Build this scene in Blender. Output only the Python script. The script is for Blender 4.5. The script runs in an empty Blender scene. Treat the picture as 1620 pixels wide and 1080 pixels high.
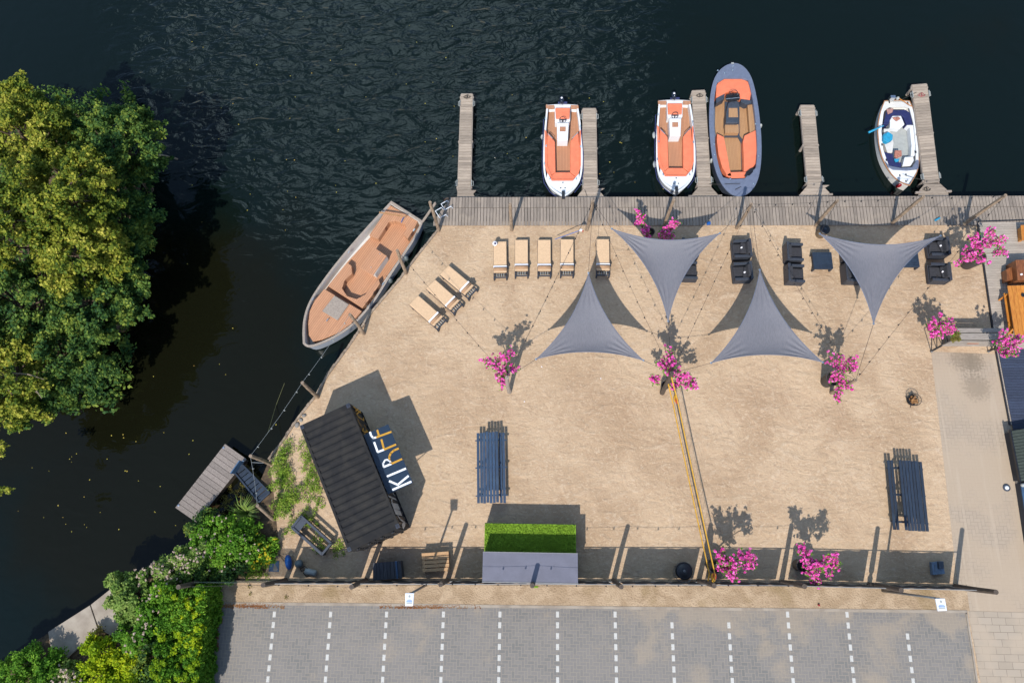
import bpy, math, random
import numpy as np
from mathutils import Vector, Matrix
S = bpy.context.scene
COL = S.collection
rad = math.radians
random.seed(7)

# ---------------------------------------------------------------- camera (solved from the photograph's vanishing points)
F, NX, NY, VX, VY, H = 1103.0, 851.45, 842.64, 874.9, -3456.5, 33.82
_u = -Vector(((NX-810)/F, -(NY-540)/F, -1)).normalized()
_v = Vector(((VX-810)/F, -(VY-540)/F, -1)); _v = (_v-_u*_v.dot(_u)).normalized()
_x = _v.cross(_u)
MW = Matrix((_x, _v, _u))                       # camera vectors -> world vectors
cam = bpy.data.cameras.new('camera'); camo = bpy.data.objects.new('camera', cam); COL.objects.link(camo)
cam.sensor_fit = 'HORIZONTAL'; cam.sensor_width = 36; cam.lens = F/1620*36; cam.clip_end = 800; cam.clip_start = .5
camo.matrix_world = Matrix.Translation((0, 0, H)) @ MW.to_4x4()
S.camera = camo

WZ = -.75                                       # water level
def ray(px, py): return MW @ Vector(((px-810)/F, -(py-540)/F, -1))
def G(px, py, h=0.0):                            # photograph pixel -> world point at height h
    d = ray(px, py); t = (h-H)/d.z
    return Vector((d.x*t, d.y*t, h))
def on_plane(px, py, p0, n):
    d = ray(px, py); c = Vector((0, 0, H)); t = (p0-c).dot(n)/d.dot(n)
    return c+d*t

# ---------------------------------------------------------------- sky, sun, exposure
SUN_EL, SUN_DIR = rad(48.8), Vector((-.24, -.843, 1.0)).normalized()     # towards the sun
W = bpy.data.worlds.new('World'); S.world = W; W.use_nodes = True
nt = W.node_tree; bg = nt.nodes['Background']
sky = nt.nodes.new('ShaderNodeTexSky'); sky.sky_type = 'NISHITA'; sky.sun_disc = False
sky.sun_elevation = SUN_EL; sky.sun_rotation = math.atan2(SUN_DIR.x, SUN_DIR.y) % (2*math.pi); sky.air_density = 1.0; sky.dust_density = .6; sky.ozone_density = 1.5
bg.inputs[1].default_value = .145
tc = nt.nodes.new('ShaderNodeTexCoord')
def wn(t, **k):
    n = nt.nodes.new(t)
    for a, b in k.items(): setattr(n, a, b)
    return n
# unseen cloud patch added to the sky, aimed so rippled water mirrors it
cdir = ray(650, 90); cdir = Vector((cdir.x, cdir.y, -cdir.z)).normalized()
dot = wn('ShaderNodeVectorMath', operation='DOT_PRODUCT'); nt.links.new(tc.outputs['Generated'], dot.inputs[0]); dot.inputs[1].default_value = cdir
mr = wn('ShaderNodeMapRange', interpolation_type='SMOOTHSTEP'); nt.links.new(dot.outputs['Value'], mr.inputs[0])
for i, v in ((1, .952), (2, .986), (3, 0), (4, 1)): mr.inputs[i].default_value = v
cn = wn('ShaderNodeTexNoise'); nt.links.new(tc.outputs['Generated'], cn.inputs['Vector']); cn.inputs['Scale'].default_value = 16; cn.inputs['Detail'].default_value = 6
cm = wn('ShaderNodeMapRange', interpolation_type='SMOOTHSTEP'); nt.links.new(cn.outputs['Fac'], cm.inputs[0])
for i, v in ((1, .40), (2, .52), (3, 0), (4, 1)): cm.inputs[i].default_value = v
mul = wn('ShaderNodeMath', operation='MULTIPLY'); nt.links.new(mr.outputs[0], mul.inputs[0]); nt.links.new(cm.outputs[0], mul.inputs[1])
mx = wn('ShaderNodeMixRGB'); nt.links.new(mul.outputs[0], mx.inputs[0]); nt.links.new(sky.outputs[0], mx.inputs[1]); mx.inputs[2].default_value = (12, 16.2, 18.2, 1)
nt.links.new(mx.outputs[0], bg.inputs[0])
sl = bpy.data.lights.new('sun', 'SUN'); so = bpy.data.objects.new('sun', sl); COL.objects.link(so)
sl.energy = 4.3; sl.angle = rad(.53); sl.color = (1, .955, .89)
so.rotation_euler = SUN_DIR.to_track_quat('Z', 'Y').to_euler()
vs = S.view_settings; vs.view_transform = 'Standard'; vs.look = 'None'; vs.exposure = .5; vs.gamma = 1
S.render.engine = 'CYCLES'

# ---------------------------------------------------------------- materials
def lin(c): c /= 255; return c/12.92 if c <= .04045 else ((c+.055)/1.055)**2.4
def A(r, g, b, k=1.95): return (lin(r)/k, lin(g)/k, lin(b)/k, 1)
class NT:
    def __init__(s, name):
        s.m = bpy.data.materials.new(name); s.m.use_nodes = True; s.t = s.m.node_tree
        s.b = s.t.nodes['Principled BSDF']
    def n(s, t, ins={}, **k):
        n = s.t.nodes.new(t)
        for a, b in k.items(): setattr(n, a, b)
        for a, b in ins.items(): s.set(n.inputs[a], b)
        return n
    def set(s, sock, v):
        if hasattr(v, 'links') or isinstance(v, bpy.types.NodeSocket): s.t.links.new(v, sock)
        else: sock.default_value = v
    def math(s, op, a, b=0.0, c=0.0):
        n = s.n('ShaderNodeMath', operation=op); s.set(n.inputs[0], a); s.set(n.inputs[1], b); s.set(n.inputs[2], c); return n.outputs[0]
    def noise(s, scale, detail=4, vec=None, rough=.55, dist=0):
        n = s.n('ShaderNodeTexNoise', {'Scale': scale, 'Detail': detail, 'Roughness': rough, 'Distortion': dist})
        s.set(n.inputs['Vector'], vec if vec is not None else s.pos()); return n.outputs['Fac']
    def pos(s):
        if not hasattr(s, '_p'): s._p = s.n('ShaderNodeNewGeometry').outputs['Position']
        return s._p
    def mapping(s, scale=(1, 1, 1), rot=(0, 0, 0), vec=None):
        n = s.n('ShaderNodeMapping', {'Scale': scale, 'Rotation': rot}); s.set(n.inputs['Vector'], vec if vec is not None else s.pos()); return n.outputs[0]
    def ramp(s, v, lo, hi, a=0., b=1.):
        n = s.n('ShaderNodeMapRange', interpolation_type='SMOOTHSTEP'); s.set(n.inputs[0], v)
        for i, q in ((1, lo), (2, hi), (3, a), (4, b)): n.inputs[i].default_value = q
        return n.outputs[0]
    def mix(s, f, a, b, bl='MIX'):
        n = s.n('ShaderNodeMixRGB', blend_type=bl); s.set(n.inputs[0], f); s.set(n.inputs[1], a); s.set(n.inputs[2], b); return n.outputs[0]
    def island(s): return s.n('ShaderNodeNewGeometry').outputs['Random Per Island']
    def bump(s, hgt, strength=.4, dist=.02, base=None):
        n = s.n('ShaderNodeBump', {'Strength': strength, 'Distance': dist}); s.set(n.inputs['Height'], hgt)
        if base is not None: s.set(n.inputs['Normal'], base)
        s.set(s.b.inputs['Normal'], n.outputs[0]); return n.outputs[0]
    def col(s, c): s.set(s.b.inputs['Base Color'], c)
    def rough(s, r): s.set(s.b.inputs['Roughness'], r)

def plain(name, c, rough=.6, metal=0, var=.12, scale=6, bump=.0):
    t = NT(name); f = t.noise(scale, 5)
    f2 = t.noise(scale*9, 3)
    k = t.math('ADD', t.math('MULTIPLY', f, .7), t.math('MULTIPLY', f2, .3))
    d = tuple(x*(1-var*2) for x in c[:3])+(1,); l = tuple(min(1, x*(1+var*2)) for x in c[:3])+(1,)
    t.col(t.mix(t.ramp(k, .3, .7), d, l)); t.rough(rough); t.b.inputs['Metallic'].default_value = metal
    if bump: t.bump(f2, bump, .01)
    return t.m

def wood(name, c, c2, rough=.75, stretch=(1, 12, 4), tint=.35, bump=.25, stain=None):
    t = NT(name); g = t.noise(3, 6, t.mapping(stretch)); isl = t.island()
    base = t.mix(t.ramp(g, .3, .7), c, c2)
    v = t.math('ADD', t.math('MULTIPLY', isl, tint), 1-tint/2)
    cc = t.n('ShaderNodeCombineColor', {0: v, 1: v, 2: v}).outputs[0]
    o = t.mix(1.0, base, cc, 'MULTIPLY')
    if stain: o = t.mix(t.ramp(t.noise(1.1, 5), .5, .72, 0, .6), o, stain)
    t.col(o); t.rough(rough); t.bump(g, bump, .006); return t.m

M = {}
# sand
t = NT('sand')
big = t.noise(.28, 6, dist=.5); mid = t.noise(1.3, 7, dist=1.0, rough=.62); fine = t.noise(30, 4)
st = t.noise(.9, 7, t.mapping((1, 2.2, 1), (0, 0, .7)), dist=1.4, rough=.6)
st2 = t.noise(1.0, 7, t.mapping((2.2, 1.0, 1), (0, 0, .5)), dist=1.2, rough=.6)
wv_ = t.n('ShaderNodeVectorMath', {0: t.pos(), 1: t.n('ShaderNodeTexNoise', {'Scale': 1.7, 'Detail': 4}).outputs['Color']}, operation='ADD').outputs[0]
vor = t.n('ShaderNodeTexVoronoi', {'Scale': 2.7}, feature='SMOOTH_F1'); t.set(vor.inputs['Vector'], wv_)
foot = t.math('MULTIPLY', t.ramp(vor.outputs['Distance'], .04, .2), t.ramp(t.noise(.45, 3), .42, .6))
c = t.mix(t.ramp(big, .34, .62), A(192, 163, 132, 1.62), A(213, 185, 153, 1.62))
c = t.mix(t.ramp(st, .54, .72, 0, .5), c, A(226, 202, 175, 1.66))
c = t.mix(t.ramp(st2, .58, .74, 0, .4), c, A(224, 198, 170, 1.66))
c = t.mix(t.ramp(mid, .56, .74, 0, .4), c, A(168, 138, 110, 1.66))
c = t.mix(t.ramp(t.noise(.8, 6, dist=2.2), .60, .68, 0, .28), c, A(176, 143, 114, 1.66))
sw = t.noise(2.6, 7, t.mapping((1, 1.7, 1), (0, 0, -.5)), dist=3.0, rough=.62)
c = t.mix(t.ramp(sw, .55, .62, 0, .5), c, A(230, 206, 178, 1.6)); c = t.mix(t.ramp(sw, .45, .37, 0, .34), c, A(166, 136, 110, 1.6))
c = t.mix(t.ramp(fine, .35, .75, 0, .16), c, A(160, 130, 104, 1.66))
c = t.mix(t.ramp(t.noise(60, 2), .68, .76, 0, .35), c, A(130, 106, 84, 1.66))
t.col(c); t.rough(.95); t.b.inputs['Specular IOR Level'].default_value = .15
hh = t.math('ADD', t.math('MULTIPLY', foot, .22), t.math('ADD', t.math('MULTIPLY', st, 1.0), t.math('ADD', t.math('MULTIPLY', st2, .9), t.math('MULTIPLY', mid, .5))))
sc_ = t.noise(4.2, 6, t.mapping((1, 1.5, 1), (0, 0, .4)), dist=1.6, rough=.6); n1 = t.bump(hh, .62, .11); n1 = t.bump(sc_, .4, .026, n1); t.bump(fine, .3, .010, n1)
M['sand'] = t.m
# dry verge
t = NT('verge')
a1 = t.noise(1.2, 6, dist=.8); a2 = t.noise(14, 5)
c = t.mix(t.ramp(a1, .35, .65), A(196, 168, 134), A(222, 194, 160))
c = t.mix(t.ramp(t.noise(.5, 5), .52, .68, 0, .7), c, A(168, 142, 98))
c = t.mix(t.ramp(a2, .5, .7, 0, .5), c, A(156, 128, 96)); t.col(c); t.rough(.95)
t.bump(t.math('ADD', a1, a2), .8, .05); M['verge'] = t.m
# damp soil along the bank
t = NT('soil'); a1 = t.noise(3, 6); t.col(t.mix(t.ramp(a1, .35, .65), A(70, 58, 44), A(120, 98, 72))); t.rough(.95); t.bump(a1, .8, .08); M['soil'] = t.m

def herring(name, w, cols, joint, jw, sandc, sand_amt, rot=0.0, lowest=None, streak=False):
    t = NT(name)
    v = t.mapping((1/w, 1/w, 1/w), (0, 0, rot)); sep = t.n('ShaderNodeSeparateXYZ'); t.set(sep.inputs[0], v)
    x, y = sep.outputs[0], sep.outputs[1]
    i, j = t.math('FLOOR', x), t.math('FLOOR', y); u, q = t.math('FRACT', x), t.math('FRACT', y)
    k = t.math('FLOORED_MODULO', t.math('SUBTRACT', i, j), 4.0)
    def eq(a, n): return t.math('COMPARE', a, float(n), .1)
    k0, k1, k2, k3 = (eq(k, z) for z in range(4))
    half = jw
    def near(a): return t.math('LESS_THAN', a, half)
    L, R = near(u), near(t.math('SUBTRACT', 1., u)); B, T = near(q), near(t.math('SUBTRACT', 1., q))
    e = t.math('MAXIMUM', t.math('MULTIPLY', L, t.math('SUBTRACT', 1., k1)), t.math('MULTIPLY', R, t.math('SUBTRACT', 1., k0)))
    e = t.math('MAXIMUM', e, t.math('MULTIPLY', B, t.math('SUBTRACT', 1., k2)))
    e = t.math('MAXIMUM', e, t.math('MULTIPLY', T, t.math('SUBTRACT', 1., k3)))
    ii, jj = t.math('SUBTRACT', i, k1), t.math('SUBTRACT', j, k2)
    wn_ = t.n('ShaderNodeTexWhiteNoise', noise_dimensions='3D'); t.set(wn_.inputs[0], t.n('ShaderNodeCombineXYZ', {0: ii, 1: jj}).outputs[0])
    c = t.mix(wn_.outputs['Value'], cols[0], cols[1])
    c = t.mix(t.ramp(t.noise(.45, 5), .3, .7, 0, .5), c, cols[2])
    c = t.mix(e, c, joint)
    sm = t.noise(.5, 7, dist=.4); sm2 = t.noise(9, 4)
    s_ = t.math('ADD', sm, t.math('MULTIPLY', sm2, .16))
    if lowest is not None:                       # blown sand collects towards the beach side
        ysep = t.n('ShaderNodeSeparateXYZ'); t.set(ysep.inputs[0], t.pos())
        s_ = t.math('ADD', s_, t.ramp(ysep.outputs[1], lowest[0], lowest[1], 0, lowest[2]))
        s_ = t.math('ADD', s_, t.ramp(ysep.outputs[0], lowest[3], lowest[4], 0, lowest[5]))
    f = t.ramp(s_, sand_amt[0], sand_amt[1], 0, sand_amt[2])
    c = t.mix(f, c, sandc)
    if streak:
        c = t.mix(t.ramp(t.noise(1.0, 5, t.mapping((2.4, .16, 1), (0, 0, .11)), dist=.8), .56, .66, 0, .6), c, A(214, 194, 170))
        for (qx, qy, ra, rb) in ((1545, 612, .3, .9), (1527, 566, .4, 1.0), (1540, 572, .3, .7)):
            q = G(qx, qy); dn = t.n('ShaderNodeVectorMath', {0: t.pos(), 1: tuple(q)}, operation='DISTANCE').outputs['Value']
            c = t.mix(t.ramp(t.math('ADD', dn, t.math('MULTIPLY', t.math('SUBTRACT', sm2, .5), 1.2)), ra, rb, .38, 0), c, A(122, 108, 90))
    t.col(c); t.rough(.9)
    t.bump(t.math('SUBTRACT', t.math('MULTIPLY', sm2, .3), t.math('MULTIPLY', e, t.math('SUBTRACT', 1., f))), .5, .01)
    return t.m
yk = G(900, 962).y
M['paver_grey'] = herring('paver_grey', .145, (A(152, 147, 142), A(136, 134, 131), A(162, 155, 149)), A(176, 165, 150), .07, A(190, 173, 151), (.68, .84, .62),
                          lowest=(yk-1.5, yk, .10, G(1010, 980).x-1.5, G(1010, 980).x+1.0, .09))
M['paver_beige'] = herring('paver_beige', .16, (A(202, 183, 161), A(195, 176, 154), A(206, 187, 165)), A(182, 163, 142), .06, A(208, 186, 160), (.42, .64, .8), streak=True)
t = NT('large_paver'); bt = t.n('ShaderNodeTexBrick', {'Scale': 1.0, 'Mortar Size': .012, 'Brick Width': .6, 'Row Height': .3, 'Color1': A(202, 186, 166), 'Color2': A(192, 176, 156), 'Mortar': A(160, 144, 126)})
t.set(bt.inputs['Vector'], t.pos()); c = t.mix(t.ramp(t.noise(1, 5), .4, .65, 0, .7), bt.outputs['Color'], A(212, 192, 168)); t.col(c); t.rough(.9); M['large_paver'] = t.m
t = NT('concrete'); a1 = t.noise(2, 7); c = t.mix(t.ramp(a1, .3, .7), A(172, 158, 142), A(200, 187, 170)); c = t.mix(t.ramp(t.noise(8, 5), .6, .8, 0, .4), c, A(120, 108, 92)); t.col(c); t.rough(.9); t.bump(a1, .2, .01); M['concrete'] = t.m
t = NT('worn_paint'); a1 = t.noise(18, 6); t.col(t.mix(t.ramp(a1, .55, .72, 0, .8), A(232, 230, 224), A(150, 145, 140))); t.rough(.8); M['paint'] = t.m
# water
t = NT('lake_water')
b = t.b; c = t.mix(t.ramp(t.math('ADD', t.noise(.09, 5), t.ramp(t.n('ShaderNodeVectorMath', {0: t.pos(), 1: tuple(G(220, 640, WZ))}, operation='DISTANCE').outputs['Value'], 6, 13, -.25, .2)), .35, .65), (.0046, .0050, .0022, 1), (.0026, .0060, .0052, 1))
t.col(c); b.inputs['Roughness'].default_value = .03; b.inputs['IOR'].default_value = 1.29
w1 = t.noise(.85, 3, t.mapping((1.0, 2.0, 1), (0, 0, rad(-50))), dist=.7, rough=.45); w2 = t.noise(3.4, 3, t.mapping((1, 1.5, 1), (0, 0, rad(-40))), dist=.5)
gust = G(620, 60, WZ); dn = t.n('ShaderNodeVectorMath', {0: t.mapping((1/1.25, 1, 1)), 1: (gust.x/1.25, gust.y, WZ)}, operation='DISTANCE').outputs['Value']
dn = t.math('ADD', dn, t.math('MULTIPLY', t.math('SUBTRACT', t.noise(.13, 4), .5), 14.0))
area = t.ramp(dn, 6.5, 15.5, 1.0, .10)                 # the breeze only ruffles this reach of the water
n1 = t.bump(t.math('MULTIPLY', w1, area), 1.0, .25); t.bump(t.math('MULTIPLY', w2, area), 1.0, .016, n1)
M['water'] = t.m

GW = (A(166, 150, 138), A(132, 117, 108))
M['deck_wood'] = wood('deck_wood', A(178, 163, 148), A(156, 142, 129), stretch=(14, 1, 4), tint=.35, stain=A(196, 178, 158))
M['jetty_wood'] = wood('jetty_wood', A(202, 184, 164), A(172, 155, 138), stretch=(1, 12, 4), tint=.45)
M['dock_wood'] = wood('dock_wood', A(168, 156, 148), A(140, 128, 120), stretch=(6, 6, 1), tint=.3)
M['terrace_wood'] = wood('terrace_wood', A(208, 194, 178), A(184, 171, 158), stretch=(1, 12, 4), tint=.25)
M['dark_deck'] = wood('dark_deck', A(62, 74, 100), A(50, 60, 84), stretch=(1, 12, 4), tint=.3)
M['post_wood'] = wood('post_wood', A(196, 172, 146), A(140, 118, 96), stretch=(7, 7, 1.2), tint=.1, bump=.6, stain=A(112, 92, 74))
M['dark_post'] = wood('dark_post', A(110, 94, 80), A(74, 62, 54), stretch=(7, 7, 1.2), tint=.1, bump=.6)
M['edge_wood'] = wood('edge_wood', A(188, 168, 146), A(136, 117, 98), stretch=(3, 3, 3), tint=.4)
M['teak'] = wood('teak', A(222, 160, 122), A(198, 136, 100), stretch=(2, 2, 2), tint=.12, rough=.6)
M['teak_pale'] = wood('teak_pale', A(206, 158, 108), A(182, 132, 86), stretch=(2, 2, 2), tint=.12, rough=.6)
M['pallet_wood'] = wood('pallet_wood', A(232, 188, 138), A(204, 156, 108), stretch=(1, 8, 3), tint=.35)
M['orange_wood'] = wood('orange_wood', A(240, 160, 66), A(210, 128, 48), stretch=(6, 1, 3), tint=.25, rough=.45)
M['brown_wood'] = wood('brown_wood', A(180, 112, 66), A(134, 80, 46), stretch=(6, 1, 3), tint=.25, rough=.45)
M['blue_wood'] = wood('blue_wood', A(42, 60, 82), A(30, 45, 64), stretch=(12, 1, 3), tint=.35, rough=.55, stain=A(54, 72, 92))
M['blue_wood_pale'] = wood('blue_wood_pale', A(50, 82, 116), A(38, 64, 94), stretch=(12, 1, 3), tint=.35, rough=.55, stain=A(66, 94, 122))
M['bar_wood'] = wood('bar_wood', A(196, 185, 174), A(162, 151, 141), stretch=(1, 10, 3), tint=.25)
M['weathered_cap'] = wood('weathered_cap', A(196, 181, 166), A(168, 153, 140), stretch=(5, 5, 2), tint=.15)
M['crate_black'] = wood('crate_black', A(84, 86, 92), A(56, 57, 62), stretch=(8, 1, 3), tint=.5, rough=.6)
def seam(name, c, line, scale, rotz):            # teak laid in strips with dark caulking
    t = NT(name); v = t.mapping((scale, scale, scale), (0, 0, rotz)); sp = t.n('ShaderNodeSeparateXYZ'); t.set(sp.inputs[0], v)
    f = t.math('FRACT', sp.outputs[0]); e = t.math('LESS_THAN', f, .14); w = t.n('ShaderNodeTexWhiteNoise', noise_dimensions='1D'); t.set(w.inputs['W'], t.math('FLOOR', sp.outputs[0]))
    cc = t.mix(w.outputs['Value'], c, tuple(x*.86 for x in c[:3])+(1,)); cc = t.mix(t.ramp(t.noise(5, 5), .4, .7, 0, .3), cc, tuple(x*.75 for x in c[:3])+(1,))
    t.col(t.mix(e, cc, line)); t.rough(.6); return t.m
M['white_gel'] = plain('white_gelcoat', (.56, .57, .58, 1), .25, var=.02)
M['cream_gel'] = plain('cream_gelcoat', (.50, .485, .455, 1), .35, var=.03)
M['launch_hull'] = plain('launch_hull', A(206, 214, 226), .3, var=.03)
M['blue_stripe'] = plain('blue_stripe', A(60, 66, 120), .4, var=.05)
M['orange_vinyl'] = plain('orange_vinyl', (.60, .155, .075, 1), .5, var=.05, scale=3, bump=.05)
M['navy_vinyl'] = plain('navy_vinyl', A(44, 50, 104), .5, var=.12)
M['boat_grey'] = plain('boat_grey', A(124, 134, 158), .4, var=.05)
M['boat_dark'] = plain('boat_dark', A(72, 80, 94), .5, var=.08)
M['red_paint'] = plain('red_paint', A(170, 30, 40), .4)
M['black_plastic'] = plain('black_plastic', A(34, 36, 42), .4, var=.2)
M['glass_dark'] = plain('dark_screen', A(30, 40, 60), .08)
M['steel'] = plain('steel', (.6, .61, .62, 1), .3, metal=1, var=.05)
M['galv'] = plain('galvanised', A(150, 152, 154), .45, metal=.6, var=.08)
M['rattan'] = plain('black_rattan', A(62, 67, 78), .55, var=.25, scale=30, bump=.5)
M['cushion_black'] = plain('black_cushion', A(58, 58, 64), .9, var=.15, scale=12, bump=.3)
M['tan_cushion'] = plain('tan_cushion', A(248, 210, 168), .9, var=.05, scale=14, bump=.2)
M['tan_dark'] = plain('tan_bolster', A(196, 156, 120), .9, var=.06, scale=14, bump=.2)
M['white_cloth'] = plain('white_cloth', A(244, 242, 246, 1.3), .8, var=.03)
M['lounger_frame'] = plain('lounger_frame', A(56, 62, 74), .5, var=.1)
M['metal_black'] = plain('black_metal', A(44, 46, 52), .45, var=.15)
M['light_grey'] = plain('light_grey_plastic', A(196, 200, 196), .45, var=.05)
M['rope'] = plain('dark_cable', A(62, 56, 52), .7, var=.1)
M['rope_light'] = plain('pale_rope', A(160, 168, 172), .7, var=.1)
M['rope_olive'] = plain('olive_rope', A(110, 112, 70), .8, var=.1)
M['red_rope'] = plain('red_rope', A(180, 96, 96), .8)
M['yellow'] = plain('yellow_tape', A(240, 180, 40), .6, var=.06)
M['red_strap'] = plain('red_strap', A(214, 70, 40), .6, var=.06)
M['blue_bright'] = plain('bright_blue', A(28, 104, 190), .4, var=.12)
M['cyan'] = plain('cyan_fabric', A(40, 170, 214), .6, var=.15)
M['sheet_blue'] = plain('blue_sheet', A(66, 104, 142), .6, var=.12, scale=3)
M['patterned'] = plain('patterned_cloth', A(196, 130, 110), .8, var=.45, scale=26)
M['salmon'] = plain('salmon_cloth', A(200, 150, 140), .8, var=.1)
M['grey_ball'] = plain('weathered_float', A(120, 132, 134), .5, var=.15)
t = NT('container_paint'); a1 = t.noise(1.6, 6, t.mapping((1, 1, 1)), dist=.6); c = t.mix(t.ramp(a1, .35, .7), A(44, 44, 46), A(60, 58, 56)); c = t.mix(t.ramp(t.noise(9, 5), .58, .72, 0, .5), c, A(72, 66, 58)); t.col(c); t.rough(.85); t.b.inputs['Specular IOR Level'].default_value = .2; M['container'] = t.m
M['container_side'] = plain('container_side_paint', A(30, 36, 46), .45, var=.15, scale=3)
M['flap'] = plain('hatch_paint', A(38, 60, 84), .4, var=.06, scale=3)
M['casting'] = plain('corner_casting', A(50, 60, 80), .5, var=.2)
M['let_white'] = plain('white_lettering', (.72, .74, .76, 1), .5, var=.03)
M['let_yellow'] = plain('yellow_lettering', A(240, 178, 50), .5, var=.05)
M['let_shade'] = plain('shaded_lettering', A(190, 192, 190), .5, var=.05)  # white lettering greyed, the side wall's shade put into its colour
M['kiosk_roof'] = plain('kiosk_roof_panel', A(124, 124, 140), .5, var=.05, scale=2)
M['kiosk_wall'] = plain('kiosk_wall', A(84, 84, 92), .6, var=.08)
M['screen'] = plain('fence_screen', A(58, 56, 58), .85, var=.12, scale=10)
M['rail'] = plain('fence_rail', A(150, 150, 150), .5, var=.08)
M['lamp_white'] = plain('lamp_head', A(226, 230, 236, 1.3), .35, var=.02)
M['lamp_blue'] = plain('lamp_lens', A(150, 170, 205, 1.3), .2, var=.06)
M['fire_wood'] = wood('fire_logs', A(186, 132, 72), A(128, 84, 44), stretch=(4, 4, 4), tint=.8)
M['roof_green'] = plain('roof_green_metal', A(74, 82, 72), .5, var=.08)
M['dark_wall'] = plain('dark_wall', A(44, 50, 60), .7, var=.1)
M['pot'] = plain('dark_pot', A(72, 66, 66), .6, var=.12)
M['pot_soil'] = plain('potting_soil', A(40, 32, 26), .95, var=.2)
M['bark'] = wood('bark', A(130, 108, 86), A(90, 72, 56), stretch=(6, 6, 1), tint=.2, bump=.6)
M['pale_bark'] = wood('pale_bark', A(176, 158, 134), A(130, 112, 92), stretch=(6, 6, 1), tint=.2)
M['stone'] = plain('stone', A(150, 146, 140), .9, var=.15, bump=.4)
M['bin_side'] = plain('bin_side', A(132, 112, 86), .7, var=.12)
M['util_grey'] = plain('util_grey', A(128, 150, 174), .5, var=.1)
# turf
t = NT('turf'); a1 = t.noise(40, 4); c = t.mix(t.ramp(a1, .3, .7), A(112, 162, 22), A(170, 208, 46)); t.col(t.mix(t.ramp(t.noise(2, 4), .4, .7, 0, .3), c, A(120, 160, 36))); t.rough(.9); t.bump(a1, .8, .03); M['turf'] = t.m
# sail fabric: lets a little light through
t = NT('sail_fabric'); wv = t.noise(60, 2, t.mapping((1, .06, 1), (0, 0, .5))); t.col(t.mix(t.ramp(wv, .35, .65), A(132, 132, 141), A(147, 146, 154))); t.rough(.75)
t.bump(t.noise(3, 3, t.mapping((1, .3, 1), (0, 0, .6))), .5, .03)
tr = t.n('ShaderNodeBsdfTransparent'); ms = t.n('ShaderNodeMixShader', {0: .13}); t.t.links.new(t.b.outputs[0], ms.inputs[1]); t.t.links.new(tr.outputs[0], ms.inputs[2])
t.t.links.new(ms.outputs[0], t.t.nodes['Material Output'].inputs[0]); M['sail'] = t.m
# thin see-through net / gauze
def gauze(name, c, f):
    t = NT(name); t.col(c); t.rough(.8); tr = t.n('ShaderNodeBsdfTransparent'); ms = t.n('ShaderNodeMixShader', {0: f}); t.t.links.new(t.b.outputs[0], ms.inputs[1]); t.t.links.new(tr.outputs[0], ms.inputs[2])
    t.t.links.new(ms.outputs[0], t.t.nodes['Material Output'].inputs[0]); return t.m
M['net'] = gauze('net_mesh', A(40, 40, 40), .86)
M['gauze'] = gauze('green_gauze', A(150, 165, 150), .55)
def leafy(name, cols, trans=.35, nscale=.8):
    t = NT(name); isl = t.island(); cr = t.n('ShaderNodeValToRGB'); el = cr.color_ramp.elements
    while len(el) < len(cols): el.new(.5)
    for i, c in enumerate(cols): el[i].position = i/(len(cols)-1); el[i].color = c
    k = t.math('ADD', t.math('MULTIPLY', isl, .55), t.math('MULTIPLY', t.ramp(t.noise(nscale, 4), .32, .68), .45)); t.set(cr.inputs[0], k)
    t.col(cr.outputs[0]); t.rough(.6); t.b.inputs['Specular IOR Level'].default_value = .12
    tl = t.n('ShaderNodeBsdfTranslucent'); t.set(tl.inputs[0], cr.outputs[0]); ms = t.n('ShaderNodeMixShader', {0: trans}); t.t.links.new(t.b.outputs[0], ms.inputs[1]); t.t.links.new(tl.outputs[0], ms.inputs[2])
    t.t.links.new(ms.outputs[0], t.t.nodes['Material Output'].inputs[0]); return t.m
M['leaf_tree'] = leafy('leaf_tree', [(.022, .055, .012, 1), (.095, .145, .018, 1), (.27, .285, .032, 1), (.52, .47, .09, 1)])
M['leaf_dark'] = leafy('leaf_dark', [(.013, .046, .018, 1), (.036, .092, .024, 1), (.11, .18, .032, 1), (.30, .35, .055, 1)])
M['leaf_green'] = leafy('leaf_green', [(.030, .095, .010, 1), (.095, .23, .018, 1), (.24, .40, .04, 1)])
M['weed_leaf'] = leafy('weed_leaf', [(.07, .15, .02, 1), (.18, .29, .03, 1), (.34, .42, .07, 1)], .3, 2)
M['leaf_lime'] = leafy('leaf_lime', [(.07, .15, .006, 1), (.22, .33, .008, 1), (.50, .52, .015, 1)])
M['leaf_willow'] = leafy('leaf_willow', [(.08, .16, .03, 1), (.18, .28, .055, 1), (.30, .36, .11, 1)])
M['leaf_olive'] = leafy('leaf_olive', [(.10, .10, .03, 1), (.19, .17, .04, 1), (.25, .21, .06, 1)])
M['blossom'] = leafy('pale_blossom', [(.42, .30, .24, 1), (.52, .42, .34, 1), (.6, .45, .38, 1)])
M['yellow_flower'] = leafy('yellow_flower', [(.45, .36, .02, 1), (.6, .5, .03, 1)])
M['pink'] = leafy('pink_bract', [(.50, .03, .24, 1), (.78, .07, .42, 1), (.88, .17, .58, 1), (.92, .38, .70, 1)], .35, 6)

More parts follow.
